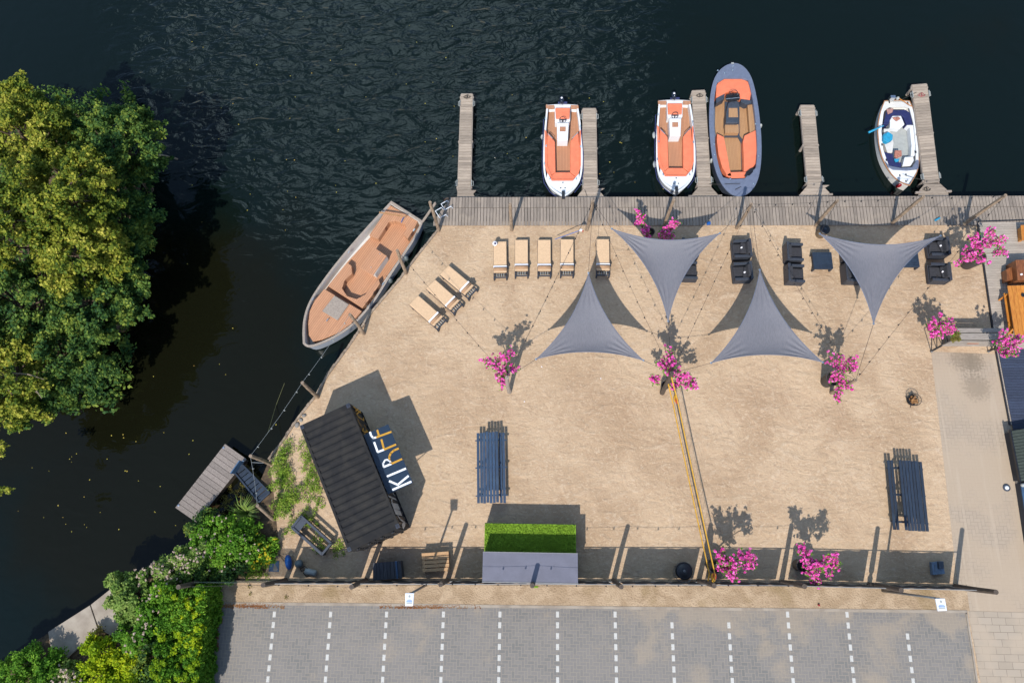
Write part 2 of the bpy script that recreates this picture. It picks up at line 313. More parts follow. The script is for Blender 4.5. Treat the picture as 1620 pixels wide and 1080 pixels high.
# ---------------------------------------------------------------- mesh helpers
class MB:
    def __init__(s): s.v = []; s.f = []
    def add(s, vs, fs):
        o = len(s.v); s.v += [Vector(p) for p in vs]; s.f += [tuple(i+o for i in f) for f in fs]; return s
    def prism(s, pts, z0, z1):                   # pts: 2-D/3-D world points, extruded from z0 to z1
        n = len(pts); a = sum(pts[i][0]*pts[(i+1) % n][1]-pts[(i+1) % n][0]*pts[i][1] for i in range(n))
        if a < 0: pts = pts[::-1]
        return s.add([(p[0], p[1], z0) for p in pts]+[(p[0], p[1], z1) for p in pts], [tuple(range(n))[::-1], tuple(range(n, 2*n))]+[(i, (i+1) % n, n+(i+1) % n, n+i) for i in range(n)])
    def pp(s, px, z0, z1):                       # the same from photograph pixels seen at the top face
        return s.prism([G(a, b, z1) for a, b in px], z0, z1)
    def box(s, c, size, ang=0, m=None):
        hx, hy, hz = size[0]/2, size[1]/2, size[2]/2; r = Matrix.Rotation(ang, 3, 'Z') if m is None else m
        return s.add([Vector(c)+r @ Vector((x, y, z)) for x in (-hx, hx) for y in (-hy, hy) for z in (-hz, hz)],
                     [(0, 1, 3, 2), (4, 6, 7, 5), (0, 4, 5, 1), (2, 3, 7, 6), (0, 2, 6, 4), (1, 5, 7, 3)])
    def bar(s, a, b, w, t, up=(0, 0, 1)):        # rectangular bar from a to b
        a, b = Vector(a), Vector(b); d = (b-a); L = d.length; d = d/L; up = Vector(up)
        x = d.cross(up)
        if x.length < 1e-4: x = d.cross(Vector((1, 0, 0)))
        x.normalize(); z = x.cross(d); m = Matrix((x, d, z)).transposed()
        return s.box((a+b)/2, (w, L, t), m=m)
    def tube(s, pts, r, n=8, cap=True):
        pts = [Vector(p) for p in pts]; rs = r if isinstance(r, (list, tuple)) else [r]*len(pts); vs = []; fs = []
        for i, p in enumerate(pts):
            d = (pts[min(i+1, len(pts)-1)]-pts[max(i-1, 0)]).normalized(); x = d.cross(Vector((0, 0, 1)))
            if x.length < 1e-3: x = Vector((1, 0, 0))
            x.normalize(); y = d.cross(x)
            for k in range(n): a = 2*math.pi*k/n; vs.append(p+(x*math.cos(a)+y*math.sin(a))*rs[i])
        for i in range(len(pts)-1):
            for k in range(n): fs.append((i*n+k, i*n+(k+1) % n, (i+1)*n+(k+1) % n, (i+1)*n+k))
        if cap: fs += [tuple(range(n))[::-1], tuple(range((len(pts)-1)*n, len(pts)*n))]
        return s.add(vs, fs)
    def lathe(s, c, prof, n=24):                 # prof: (radius, z)
        c = Vector(c); vs = [c+Vector((r*math.cos(2*math.pi*k/n), r*math.sin(2*math.pi*k/n), z)) for r, z in prof for k in range(n)]
        fs = [(i*n+k, i*n+(k+1) % n, (i+1)*n+(k+1) % n, (i+1)*n+k) for i in range(len(prof)-1) for k in range(n)]
        fs += [tuple(range(n))[::-1], tuple(range((len(prof)-1)*n, len(prof)*n))]
        return s.add(vs, fs)
    def ball(s, c, r, n=12, sq=(1, 1, 1), ang=0):
        m = Matrix.Rotation(ang, 3, 'Z'); c = Vector(c); k = n//2; vs = []
        for i in range(k+1):
            th = math.pi*i/k
            for j in range(n):
                ph = 2*math.pi*j/n; vs.append(c+m @ Vector((r*sq[0]*math.sin(th)*math.cos(ph), r*sq[1]*math.sin(th)*math.sin(ph), r*sq[2]*math.cos(th))))
        return s.add(vs, [(i*n+j, (i+1)*n+j, (i+1)*n+(j+1) % n, i*n+(j+1) % n) for i in range(k) for j in range(n)])
    def strip(s, pts, w, z, th=.006):            # flat ribbon along a world path, lying at height z
        for a, b in zip(pts[:-1], pts[1:]):
            a = Vector((a[0], a[1], z)); b = Vector((b[0], b[1], z)); s.bar(a, b, w, th)
        return s

def tag(o, label=None, cat=None, group=None, kind=None):
    for k, v in (('label', label), ('category', cat), ('group', group), ('kind', kind)):
        if v: o[k] = v
    return o
def thing(name, label, cat, loc, group=None, rz=0):
    o = bpy.data.objects.new(name, None); COL.objects.link(o); o.location = Vector(loc); o.rotation_euler = (0, 0, rz); o.empty_display_size = .2
    return tag(o, label, cat, group)
def wl(o):
    m = Matrix.Translation(o.location) @ o.rotation_euler.to_matrix().to_4x4()
    return (wl(o.parent) @ m) if o.parent else m
def obj(name, mb, mat, parent=None, local=False, smooth=False, bevel=0, origin=None):
    me = bpy.data.meshes.new(name); vs = mb.v; loc = None
    if parent is not None and not local:
        inv = wl(parent).inverted(); vs = [inv @ v for v in vs]
    elif parent is None and not local:
        loc = Vector((sum(v.x for v in vs)/len(vs), sum(v.y for v in vs)/len(vs), min(v.z for v in vs))) if origin is None else Vector(origin)
        vs = [v-loc for v in vs]
    me.from_pydata([tuple(v) for v in vs], [], mb.f); me.update()
    me.materials.append(M[mat] if isinstance(mat, str) else mat)
    o = bpy.data.objects.new(name, me); COL.objects.link(o)
    if loc is not None: o.location = loc
    if parent: o.parent = parent
    if smooth: me.polygons.foreach_set('use_smooth', [True]*len(me.polygons))
    if bevel:
        m = o.modifiers.new('bevel', 'BEVEL'); m.width = bevel; m.segments = 2; m.limit_method = 'ANGLE'
    return o
def copy_tree(o, parent=None, loc=None, rz=None):
    c = o.copy(); COL.objects.link(c)
    if parent: c.parent = parent
    if loc is not None: c.location = loc
    if rz is not None: c.rotation_euler = (0, 0, rz)
    for ch in list(o.children): copy_tree(ch, c)
    return c
def sag(a, b, s, n=14):
    a, b = Vector(a), Vector(b); return [a.lerp(b, i/n)-Vector((0, 0, s*4*(i/n)*(1-i/n))) for i in range(n+1)]
def leaves_mesh(name, centers, spread, per, size, mat, parent=None, flat=.6, up=.5, seed=1, long=1.5, only=None):
    """leaf-sized quads scattered in clumps: centers (n,3), spread = clump radius"""
    rg = np.random.default_rng(seed); C = np.asarray(centers, float); n = len(C)
    sp = np.broadcast_to(np.asarray(spread, float), (n,)) if np.ndim(spread) else np.full(n, float(spread))
    idx = np.repeat(np.arange(n), per); d = rg.normal(size=(len(idx), 3)); d /= np.linalg.norm(d, axis=1)[:, None]; r = rg.random(len(idx))**.45
    P = C[idx]+d*(r*sp[idx])[:, None]*np.array([1, 1, flat])
    nr = rg.normal(size=P.shape)+np.array([0, 0, up*2])+d*.6; nr /= np.linalg.norm(nr, axis=1)[:, None]
    a = np.cross(nr, rg.normal(size=P.shape)); a /= np.linalg.norm(a, axis=1)[:, None]; b = np.cross(nr, a)
    s = size*(.6+.8*rg.random(len(P)))[:, None]; a = a*s*long*.5; b = b*s*.5
    V = np.stack([P-a, P-b*1.0+a*.1, P+a, P+b*1.0+a*.1], 1).reshape(-1, 3)
    org = np.zeros(3)
    me = bpy.data.meshes.new(name)
    if parent is not None:
        inv = np.array(wl(parent).inverted()); V = V @ inv[:3, :3].T+inv[:3, 3]
    else:
        org = np.array([C[:, 0].mean(), C[:, 1].mean(), C[:, 2].min()]); V = V-org
    q = len(P); me.vertices.add(q*4); me.vertices.foreach_set('co', V.astype(np.float32).ravel()); me.loops.add(q*4); me.loops.foreach_set('vertex_index', np.arange(q*4, dtype=np.int32))
    me.polygons.add(q); me.polygons.foreach_set('loop_start', np.arange(0, q*4, 4, dtype=np.int32)); me.polygons.foreach_set('loop_total', np.full(q, 4, dtype=np.int32)); me.update(calc_edges=True)
    me.materials.append(M[mat]); o = bpy.data.objects.new(name, me); COL.objects.link(o)
    if parent: o.parent = parent
    else: o.location = org
    return o

# ================================================================= THE SETTING

def struct(name, mb, mat, **k): return tag(obj(name, mb, mat, **k), kind='structure')
struct('water', MB().add([(-160, -160, WZ), (160, -160, WZ), (160, 160, WZ), (-160, 160, WZ)], [(0, 1, 2, 3)]), 'water')
quay = [(694, 364), (662, 404), (634, 441), (589.5, 493), (552.6, 548), (519, 594), (501, 626), (472, 662), (450, 695.5), (426, 727)]
bank = [(410, 765), (392, 800), (350, 838), (300, 868), (250, 905), (200, 925), (150, 952), (100, 985), (70, 1005), (0, 1052), (-60, 1090)]
P0 = [G(a, b) for a, b in quay+bank]
yq = G(1000, 357).y
land = [Vector((120, yq+.25, 0)), Vector((P0[0].x, yq+.25, 0))]+P0+[Vector((-60, -40, 0)), Vector((-60, -120, 0)), Vector((120, -120, 0))]
struct('ground', MB().prism(land, -2.2, 0), 'sand')
# island bank under the trees on the left
isl = [G(a, b) for a, b in [(-400, 20), (60, 150), (170, 190), (215, 260), (190, 400), (160, 520), (80, 620), (-20, 650), (-400, 900)]]
struct('riverbank', MB().prism(isl+[], -2.2, -.35), 'soil')
# soil strip along the planted bank
soil = [(426, 727), (410, 765), (392, 800), (350, 838), (300, 868), (250, 905), (200, 925), (150, 952), (100, 985), (70, 1005), (0, 1052), (-60, 1090), (-60, 1200), (330, 1200), (338, 1000), (345, 925), (420, 905), (440, 850), (432, 770)]
def sheet(px, z): return MB().add([G(a, b) + Vector((0, 0, z)) for a, b in px], [tuple(range(len(px)))[::-1]])
def fixn(mb):
    f = mb.f[0]; p = [mb.v[i] for i in f]; a = sum(p[i].x*p[(i+1) % len(p)].y-p[(i+1) % len(p)].x*p[i].y for i in range(len(p)))
    if a < 0: mb.f[0] = f[::-1]
    return mb
struct('soil', fixn(sheet(soil, .004)), 'soil')
struct('verge', fixn(sheet([(345, 924), (1516, 926), (1530, 936), (1534, 966), (1000, 959), (560, 954), (345, 952)], .008)), 'verge')
struct('parking_lot', fixn(sheet([(336, 955), (560, 957), (1000, 963), (1530, 969), (1552, 1130), (1560, 1300), (250, 1300)], .004)), 'paver_grey')
struct('pavement', fixn(sheet([(1473, 556), (1515, 925), (1520, 967), (1640, 972), (1640, 850), (1598, 672), (1577, 560)], .004)), 'paver_beige')
struct('footpath', fixn(sheet([(1531, 966), (1640, 969), (1800, 1300), (1590, 1300)], .012)), 'large_paver')
kb = MB(); pts = [G(*p) for p in [(345, 954), (560, 955.5), (1000, 961), (1530, 967)]]
for a, b in zip(pts[:-1], pts[1:]): kb.bar(a+Vector((0, 0, -.02)), b+Vector((0, 0, -.02)), .12, .08)
struct('kerb', kb, 'concrete')
kb = MB(); kb.bar(G(1529, 970, .02), G(1549, 1100, .02), .07, .07); struct('kerb', kb, 'concrete')
# painted bay lines
dl = MB(); tops = [(434.5, 966), (523.5, 966), (611.7, 968), (701.7, 967), (791, 968), (882, 969), (973, 969), (1063, 986), (1153, 988), (1246, 972), (1340, 972), (1436, 1008)]
for px, py in tops:
    p = G(px, py); top = G(px, 966).y
    n0 = int(round((top-p.y)/.455))
    for k in range(n0, 11):
        y = top-.02-k*.455
        if y < G(900, 1095).y-1: break
        dl.box((p.x, y-.12, .0075), (.135, .25, .003))
struct('bay_lines', dl, 'paint')
# concrete slabs on the bank
s1 = MB().pp([(76, 999), (142, 957), (155, 996), (100, 1046), (84, 1048)], 0, .10); s1.pp([(143.5, 956), (175, 931), (235, 975), (178, 1006), (157, 995)], 0, .10)
struct('concrete_slabs', s1, 'concrete', bevel=.01)

# boardwalk of short cross planks
yt, ybm = G(1000, 312).y, G(1000, 357).y; ys = yt-.62
bw = MB(); x = G(712, 318).x; xe = G(1700, 300).x; k = 0
while x < xe:
    w = .146; j = random.uniform(-.008, .008)
    bw.box((x+w/2, (yt+ys)/2, .03), (w, yt-ys-.02, .06)); bw.box((x+w/2+.01, (ys+ybm)/2-.01, .03+j*.4), (w-.004, ys-ybm-.006, .06)); x += .166
x0 = G(712, 318).x
for k in range(5):
    xa = x0-.166*(k+1); bw.prism([(xa, ybm), (xa+.152, ybm), (xa+.152, yt-.28*k-.1), (xa, yt-.28*(k+1))], 0, .06)
tag(obj('boardwalk', bw, 'deck_wood'), kind='structure')
bj = MB(); bj.box(((x0+xe)/2-.3, yt-.03, -.14), (xe-x0+.2, .08, .26)); bj.box(((x0+xe)/2-.3, ybm+.3, -.14), (xe-x0+.2, .08, .26))
for k in range(28): bj.box((x0+.4+k*1.15, (yt+ybm)/2, -.10), (.1, yt-ybm-.2, .18)); 
for k in range(14): bj.tube([(x0+.4+k*2.3, yt-.14, -2), (x0+.4+k*2.3, yt-.14, -.02)], .09)
struct('boardwalk_beams', bj, 'dark_post')
# wooden terrace at the right
tw = MB(); q = [(1545, 351), (1572, 540), (1595, 672)]
ya, yb = G(1560, 352).y, G(1600, 672).y
y = ya; k = 0
def xedge(y): 
    a, b = G(1547, 352), G(1576, 556); c2 = G(1598, 672); 
    if y > b.y: return a.x+(b.x-a.x)*(a.y-y)/(a.y-b.y)
    return b.x+(c2.x-b.x)*(b.y-y)/(b.y-c2.y)
while y > yb:
    xx = xedge(y); seg = xx
    while seg < xx+9:
        L = random.uniform(2.2, 3.4); tw.box((seg+L/2, y-.066, .05), (L-.006, .126, .03)); seg += L
    y -= .134
struct('terrace_deck', tw, 'terrace_wood')
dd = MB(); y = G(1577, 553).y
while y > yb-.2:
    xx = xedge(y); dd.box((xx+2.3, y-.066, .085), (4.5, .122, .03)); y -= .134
struct('dark_deck', dd, 'dark_deck')  # dark blue-grey planks laid over the lower terrace boards
te = MB(); te.bar(G(1545.5, 352, .03), G(1575, 556, .03), .05, .09); te.bar(G(1575, 556, .03), G(1597, 672, .03), .05, .09); te.bar(G(1546, 351, .04), G(1660, 347, .04), .06, .10)
struct('terrace_edge', te, 'metal_black')

# retaining edge of the quay
rw = thing('quay_wall', 'weathered timber edging holding back the sand along the slanted waterside', 'retaining wall', G(560, 535))
cap = MB(); out = MB()
for a, b in zip(quay[:-1], quay[1:]):
    A_, B_ = G(*a), G(*b); d = (B_-A_).normalized(); nrm = Vector((-d.y, d.x, 0)); nrm = nrm if nrm.x < 0 else -nrm
    cap.bar(A_+Vector((0, 0, .05))+nrm*.02, B_+Vector((0, 0, .05))+nrm*.02, .10, .06)
    L = (B_-A_).length; n = max(1, int(L/.22))
    for i in range(n):
        p = A_+d*(i+.5)*L/n+nrm*(.10+random.uniform(-.015, .015)); out.box((p.x, p.y, -.7), (.2, .05, 1.36+random.uniform(-.05, .05)), math.atan2(d.y, d.x))
obj('capping', cap, 'edge_wood', rw); obj('boards', out, 'edge_wood', rw)

# ================================================================= JETTIES
jz = -.12
def jetty(label, L, R, flL, flR, base_l, base_r):
    """L,R: (top px, bottom px) of left/right edge; flare polygon to the boardwalk"""
    root = thing('jetty', label, 'jetty', G(*[(L[1][i]+R[1][i])/2 for i in (0, 1)]), 'narrow jetties at right angles to the boardwalk')
    lt, lb, rt, rb = G(*L[0], jz), G(*L[1], jz), G(*R[0], jz), G(*R[1], jz)
    mb = MB(); n = int((lt-lb).length/.165)
    for i in range(n):
        a0, a1 = i/n, (i+.90)/n
        for z in (0,):
            jx = random.uniform(-.008, .008)
            q = [lt.lerp(lb, a0), rt.lerp(rb, a0), rt.lerp(rb, a1), lt.lerp(lb, a1)]; mb.prism([(p.x+jx, p.y) for p in q], jz-.035+jx*.4, jz+jx*.4)
    fl = [lb, rb]+[G(*p, jz) for p in flR]+[G(*p, jz) for p in flL[::-1]]
    ytop, ybot = lb.y, yt+.012; m = max(2, int((ytop-ybot)/.165))
    rr = [rb]+[G(*p, jz) for p in flR]; ll = [lb]+[G(*p, jz) for p in flL]
    def xat(c, y):
        for p, q in zip(c[:-1], c[1:]):
            if p.y >= y >= q.y: return p.x+(q.x-p.x)*(p.y-y)/max(1e-6, p.y-q.y)
        return c[-1].x
    for i in range(m):
        y0 = ytop-(ytop-ybot)*i/m; y1 = ytop-(ytop-ybot)*(i+.93)/m
        mb.prism([(xat(ll, y0), y0), (xat(rr, y0), y0), (xat(rr, y1), y1), (xat(ll, y1), y1)], jz-.035, jz)
    obj('decking', mb, 'jetty_wood', root)
    fr = MB()
    for a, b in ((lt, lb), (rt, rb)):
        fr.bar(a+Vector((0, 0, -.10)), b+Vector((0, 0, -.10)), .07, .14)
        for s in (.03, .5, .97):
            p = a.lerp(b, s); fr.tube([(p.x, p.y, -2.2), (p.x, p.y, jz-.045)], .08)
    fr.bar(lt+Vector((0, .02, -.10)), rt+Vector((0, .02, -.10)), .07, .14)
    for s in base_l, base_r:
        if s: fr.bar(G(*s[0], jz-.01), G(*s[1], jz-.01), .10, .10)
    obj('frame', fr, 'weathered_cap', root)
    for a, b, sg in ((lt, lb, -1), (rt, rb, 1)):
        for s in (.1, .93):
            c = MB(); p = a.lerp(b, s); o = Vector((sg*.045, 0, -.02)); c.box(p+o, (.03, .34, .16)); c.tube([p+o+Vector((sg*.03, -.13, .0)), p+o+Vector((sg*.09, -.13, .0)), p+o+Vector((sg*.09, .13, .0)), p+o+Vector((sg*.03, .13, .0))], .014, 6)
            obj('mooring_bracket', c, 'light_grey', root)
    return root
jetty('leftmost narrow jetty with nothing moored at it', [(729.5, 149), (724, 301)], [(747.5, 149), (744.5, 301)], [(723, 312), (723, 315)], [(752, 312), (753, 315)], None, [(752, 313.5), (759, 313.3)])
jetty('jetty directly right of the first white and orange motorboat', [(922, 172), (923.5, 298)], [(942.5, 172), (944.5, 298)], [(912, 312), (912, 315)], [(956, 311), (957, 314)], [(909, 314), (916, 314)], [(952, 313.5), (960, 313)])
jetty('jetty between the second white and orange motorboat and the grey launch', [(1095, 144), (1105, 296)], [(1115, 143), (1124.5, 295.5)], [(1093, 310), (1093, 313)], [(1137, 309), (1138, 312)], [(1089, 311), (1097, 311)], [(1134, 310.5), (1142, 310)])
jetty('free jetty standing alone between the grey launch and the boat with blue seats', [(1266.7, 167), (1278, 293)], [(1288, 167), (1300, 293)], [(1265, 308), (1265, 311)], [(1313, 305), (1314, 309)], [(1264, 310), (1271, 310)], [(1311, 308), (1317, 308)])
jetty('rightmost jetty, beside the small boat with blue seats', [(1443, 135), (1463, 291)], [(1466.4, 133), (1485.8, 289)], [(1453, 303), (1453, 307)], [(1499, 301), (1500, 305)], [(1448, 305), (1457, 305)], [(1496, 303), (1505, 303)])

for lab, q, mt in (('dark rope coiled on the end of the leftmost jetty', (737, 154), 'rope'), ('dark rope loops lying on the end of the jetty beside the grey launch', (1105, 152), 'rope'), ('reddish rope tangle near the end of the rightmost jetty', (1456, 151), 'red_rope'), ('dark rope coil at the foot of the rightmost jetty', (1464, 300), 'rope'), ('dark rope coil on the boardwalk below the first motorboat jetty', (937, 327), 'rope')):
    p = G(*q, jz+.012 if q[1] < 310 else .075); o = obj('rope_coil', MB().tube([p+Vector(((.10+.06*math.sin(a*.7))*math.cos(a)+a*.006, (.11+.05*math.cos(a*.9))*math.sin(a), .004*a*.4)) for a in [k*.45 for k in range(44)]], .013, 5), mt); tag(o, lab, 'rope', 'rope coils on the jetties')
root = thing('swim_ladder', 'white tubular ladder hooked over the slanted left end of the boardwalk', 'ladder', G(704, 330))
for q, r_ in (((706, 322), (712, 331)), ((697, 333), (704, 344))):
    a, b = G(*q, .1), G(*r_, .1); e = Vector((b.y-a.y, a.x-b.x, 0)).normalized()*.28
    obj('handrail', MB().tube([a-e+Vector((0, 0, -.5)), a-e*.3+Vector((0, 0, .25)), a+e+Vector((0, 0, .25)), b+e+Vector((0, 0, .25)), b-e*.3+Vector((0, 0, .25)), b-e+Vector((0, 0, -.5))], .024), 'lamp_white', root)
# ================================================================= FLOATING DOCK + GANGWAY
dk = [(356, 702), (390, 726), (310, 826), (277, 803)]
dz = -.25; P4 = [G(*p, dz) for p in dk]
root = thing('floating_dock', 'grey planked floating dock reaching out from the green bank', 'floating dock', G(333, 765, WZ))
mb = MB(); n = 15
for i in range(n):
    a0, a1 = i/n, (i+.94)/n; q = [P4[0].lerp(P4[3], a0), P4[1].lerp(P4[2], a0), P4[1].lerp(P4[2], a1), P4[0].lerp(P4[3], a1)]; mb.prism([(p.x, p.y) for p in q], dz-.04, dz)
obj('decking', mb, 'dock_wood', root)
fl = MB(); c = sum(P4, Vector())/4; fl.prism([(p.lerp(c, .05).x, p.lerp(c, .05).y) for p in P4], WZ-.2, dz-.05); obj('pontoon', fl, 'dark_post', root)
for p in (dk[0], dk[1], dk[2], dk[3]):
    q = G(*p, dz).lerp(c, .1); obj('mooring_ring', MB().lathe((q.x, q.y, dz), [(.05, 0), (.055, .03), (.02, .035)], 12), 'steel', root)
root = thing('gangway', 'dark blue slatted gangway resting between the floating dock and the bank', 'gangway', G(398, 765, -.2))
A_, B_, C_, D_ = G(370, 745, .0), G(384, 735, .0), G(427, 779, .12), G(410, 794, .12)
mb = MB()
for i in range(8):
    a0, a1 = (i+.08)/8, (i+.9)/8; q = [A_.lerp(D_, a0), B_.lerp(C_, a0), B_.lerp(C_, a1), A_.lerp(D_, a1)]
    mb.add([p+Vector((0, 0, z)) for z in (-.04, 0) for p in q], [(3, 2, 1, 0), (4, 5, 6, 7), (0, 1, 5, 4), (1, 2, 6, 5), (2, 3, 7, 6), (3, 0, 4, 7)])
obj('tread', mb, 'blue_wood', root)
mb = MB(); mb.bar(A_, D_, .07, .12); mb.bar(B_, C_, .07, .12); mb.bar(C_, D_, .07, .12); mb.bar(A_, B_, .07, .12); obj('side_rail', mb, 'blue_wood', root)
mb = MB(); mb.bar(G(368, 749, .25), G(382, 729, .25), .05, .5); obj('kick_board', mb, 'sheet_blue', root)
tag(obj('scrap_board', MB().pp([(332, 800), (348, 798), (343, 803), (337, 807)], WZ+.02, WZ+.10), 'orange_wood'), 'orange scrap of board lying against the dock near the bushes', 'board')

# ================================================================= BOATS
def ring(mb, a, b, za, zb):                      # skin between two outlines of the same count
    n = len(a); mb.add([(p[0], p[1], za[i] if hasattr(za, '__len__') else za) for i, p in enumerate(a)]+[(p[0], p[1], zb[i] if hasattr(zb, '__len__') else zb) for i, p in enumerate(b)], [(i, (i+1) % n, n+(i+1) % n, n+i) for i in range(n)])
def smooth_closed(pts, it=2, keep=()):
    pts = [Vector((p[0], p[1])) for p in pts]; keep = {i: True for i in keep}
    for _ in range(it):
        q = []; nk = {}
        for i in range(len(pts)):
            a, b = pts[i], pts[(i+1) % len(pts)]
            if i in keep: nk[len(q)] = True; q.append(a)
            else: q.append((pts[i-1]+a*6+b)/8)
            q.append((a+b)/2)
        pts, keep = q, nk
    return pts
def hull(root, outline, zg, gun_w, zfloor, mats, flare=.75, sheer=None, mid=.97):
    """outline: world points of the gunwale's outer edge; builds outer skin, gunwale ring and inner liner"""
    o = outline; n = len(o); c = sum(o, Vector((0, 0)))/n
    zz = [zg]*n if sheer is None else [zg+sheer(p) for p in o]
    inner = []
    for i in range(n):
        t_ = (o[(i+1) % n]-o[i-1]).normalized(); nn = Vector((-t_.y, t_.x)); nn = nn if nn.dot(c-o[i]) > 0 else -nn; inner.append(o[i]+nn*gun_w)
    def sh(k): return [c+(p-c)*k for p in o]
    mb = MB(); ring(mb, sh(flare), sh(mid), [WZ-.25]*n, [WZ+.12]*n); ring(mb, sh(mid), o, [WZ+.12]*n, [z-.06 for z in zz]); ring(mb, o, o, [z-.06 for z in zz], zz)
    obj('hull', mb, mats[0], root, smooth=True)
    mb = MB(); ring(mb, [p-(c-p).normalized()*.018 for p in o], [p-(c-p).normalized()*.018 for p in o], [z-.045 for z in zz], [z+.004 for z in zz]); ring(mb, [p-(c-p).normalized()*.018 for p in o], inner, [z+.004 for z in zz], [z+.004 for z in zz]); obj('gunwale', mb, mats[1], root)
    mb = MB(); ring(mb, inner, inner, [z+.003 for z in zz], [zfloor]*n); mb.add([(p.x, p.y, zfloor) for p in inner], [tuple(range(n))]); obj('liner', mb, mats[2], root)
    return inner
def px2(pts, z): return [Vector(G(a, b, z)[:2]) for a, b in pts]
def P2(name, root, pts, z0, z1, mat, bevel=.015, label=None):
    o = obj(name, MB().pp(pts, z0, z1), mat, root, bevel=bevel)
    if label: o['label'] = label
    return o

# --- large launch with teak deck, lying along the slanted quay
root = thing('motor_launch', 'large open launch with salmon teak deck moored along the slanted sandy quay', 'boat', G(575, 435, WZ))
ax_ang = math.atan2((G(645, 334)-G(490, 550)).y, (G(645, 334)-G(490, 550)).x)
M['teak_launch'] = seam('teak_launch', A(234, 172, 128), A(160, 104, 74), 9.5, -(ax_ang)+math.pi/2)
ol = [(618, 319), (643, 334), (669, 351), (659, 375), (637, 407), (614, 441), (597, 471), (580, 492), (560, 514), (535, 532), (510, 545), (489, 553), (482, 545), (480, 525), (481, 500), (490, 474), (506, 450), (530, 418), (555, 388), (582, 357), (600, 338)]
zg = .10
pts = smooth_closed(px2(ol, zg), 2, keep=(0, 2, 12))
bowp = Vector(G(483, 550, zg)[:2])
inn = hull(root, pts, zg, .10, WZ+.25, ('launch_hull', 'weathered_cap', 'cream_gel'), flare=.86, sheer=lambda p: .28*max(0, 1-(p-bowp).length/3.2)**2)
fz = WZ+.32
P2('floor', root, [(619, 322), (666, 351), (652, 378), (634, 405), (608, 443), (577, 489), (505, 535), (489, 532), (487, 500), (519, 452), (549, 415), (588, 373)], fz-.04, fz, 'teak_launch', 0)
P2('foredeck', root, [(513, 457), (572, 492), (556, 511), (536, 526), (510, 537), (495, 540), (488.5, 530), (487.5, 512), (490, 492), (498, 475)], fz, .06, 'teak_launch', .01)
P2('hatch', root, [(529, 467.5), (551.5, 481.5), (534, 506.5), (509.5, 492)], .06, .12, 'weathered_cap', .01)
# U-shaped seats: aft and forward of midships
P2('bench_seat', root, [(616, 324), (661, 350), (655, 362), (645, 378), (638, 370), (643, 362), (640, 354), (626, 349), (615, 351), (606, 366), (598, 378), (584, 372), (600, 349)], fz, fz+.42, 'teak_launch', .015)
P2('bench_seat', root, [(519, 452), (549, 415), (556, 420), (557, 432), (545, 444), (541, 456), (549, 468), (564, 473), (577, 466), (590, 450), (599, 441), (601, 448), (590, 466), (573, 487)], fz, fz+.42, 'teak_launch', .015)
P2('engine_box', root, [(592, 391.5), (612, 405), (593, 434), (572, 421)], fz, fz+.55, 'cream_gel', .01)
P2('engine_box_lid', root, [(592, 391.5), (612, 405), (590, 436), (569, 423.5)], fz+.56, fz+.60, 'teak_launch', .01)
for q in ((601, 401.5), (587, 423)): obj('hinge', MB().ball(G(*q, fz+.61), .03, 8), 'steel', root)
P2('rubbing_rail', root, [(616.5, 319.5), (619, 317.5), (670, 350), (668, 353.5)], zg-.04, zg+.03, 'weathered_cap', .01)
mb = MB(); mb.bar(G(600, 336, .42), G(642, 342.5, .42), .06, .06); obj('tiller', mb, 'teak_pale', root)
mb = MB(); mb.tube([G(640, 343, .4), G(637, 346, .2), G(635, 352, .0)], .02); obj('tiller_lashing', mb, 'blue_bright', root)
for q in ((552, 399), (495, 473), (655, 364), (606, 449), (518, 506)):
    obj('cleat', MB().box(G(*q, zg+.05), (.05, .16, .05), ax_ang+1.57), 'steel', root)
for i, q in enumerate(((641, 407), (616, 442), (583, 485))):
    p = G(*q, -.25); r = MB().ball(p+Vector((.05, -.05, 0)), .14, 14, (1, 1, 1.6)); o = obj('fender', r, 'grey_ball', root, smooth=True)
    obj('fender_rope', MB().tube([p+Vector((.0, 0, .2)), p+Vector((-.12, .1, .36))], .012, 6), 'rope', o)

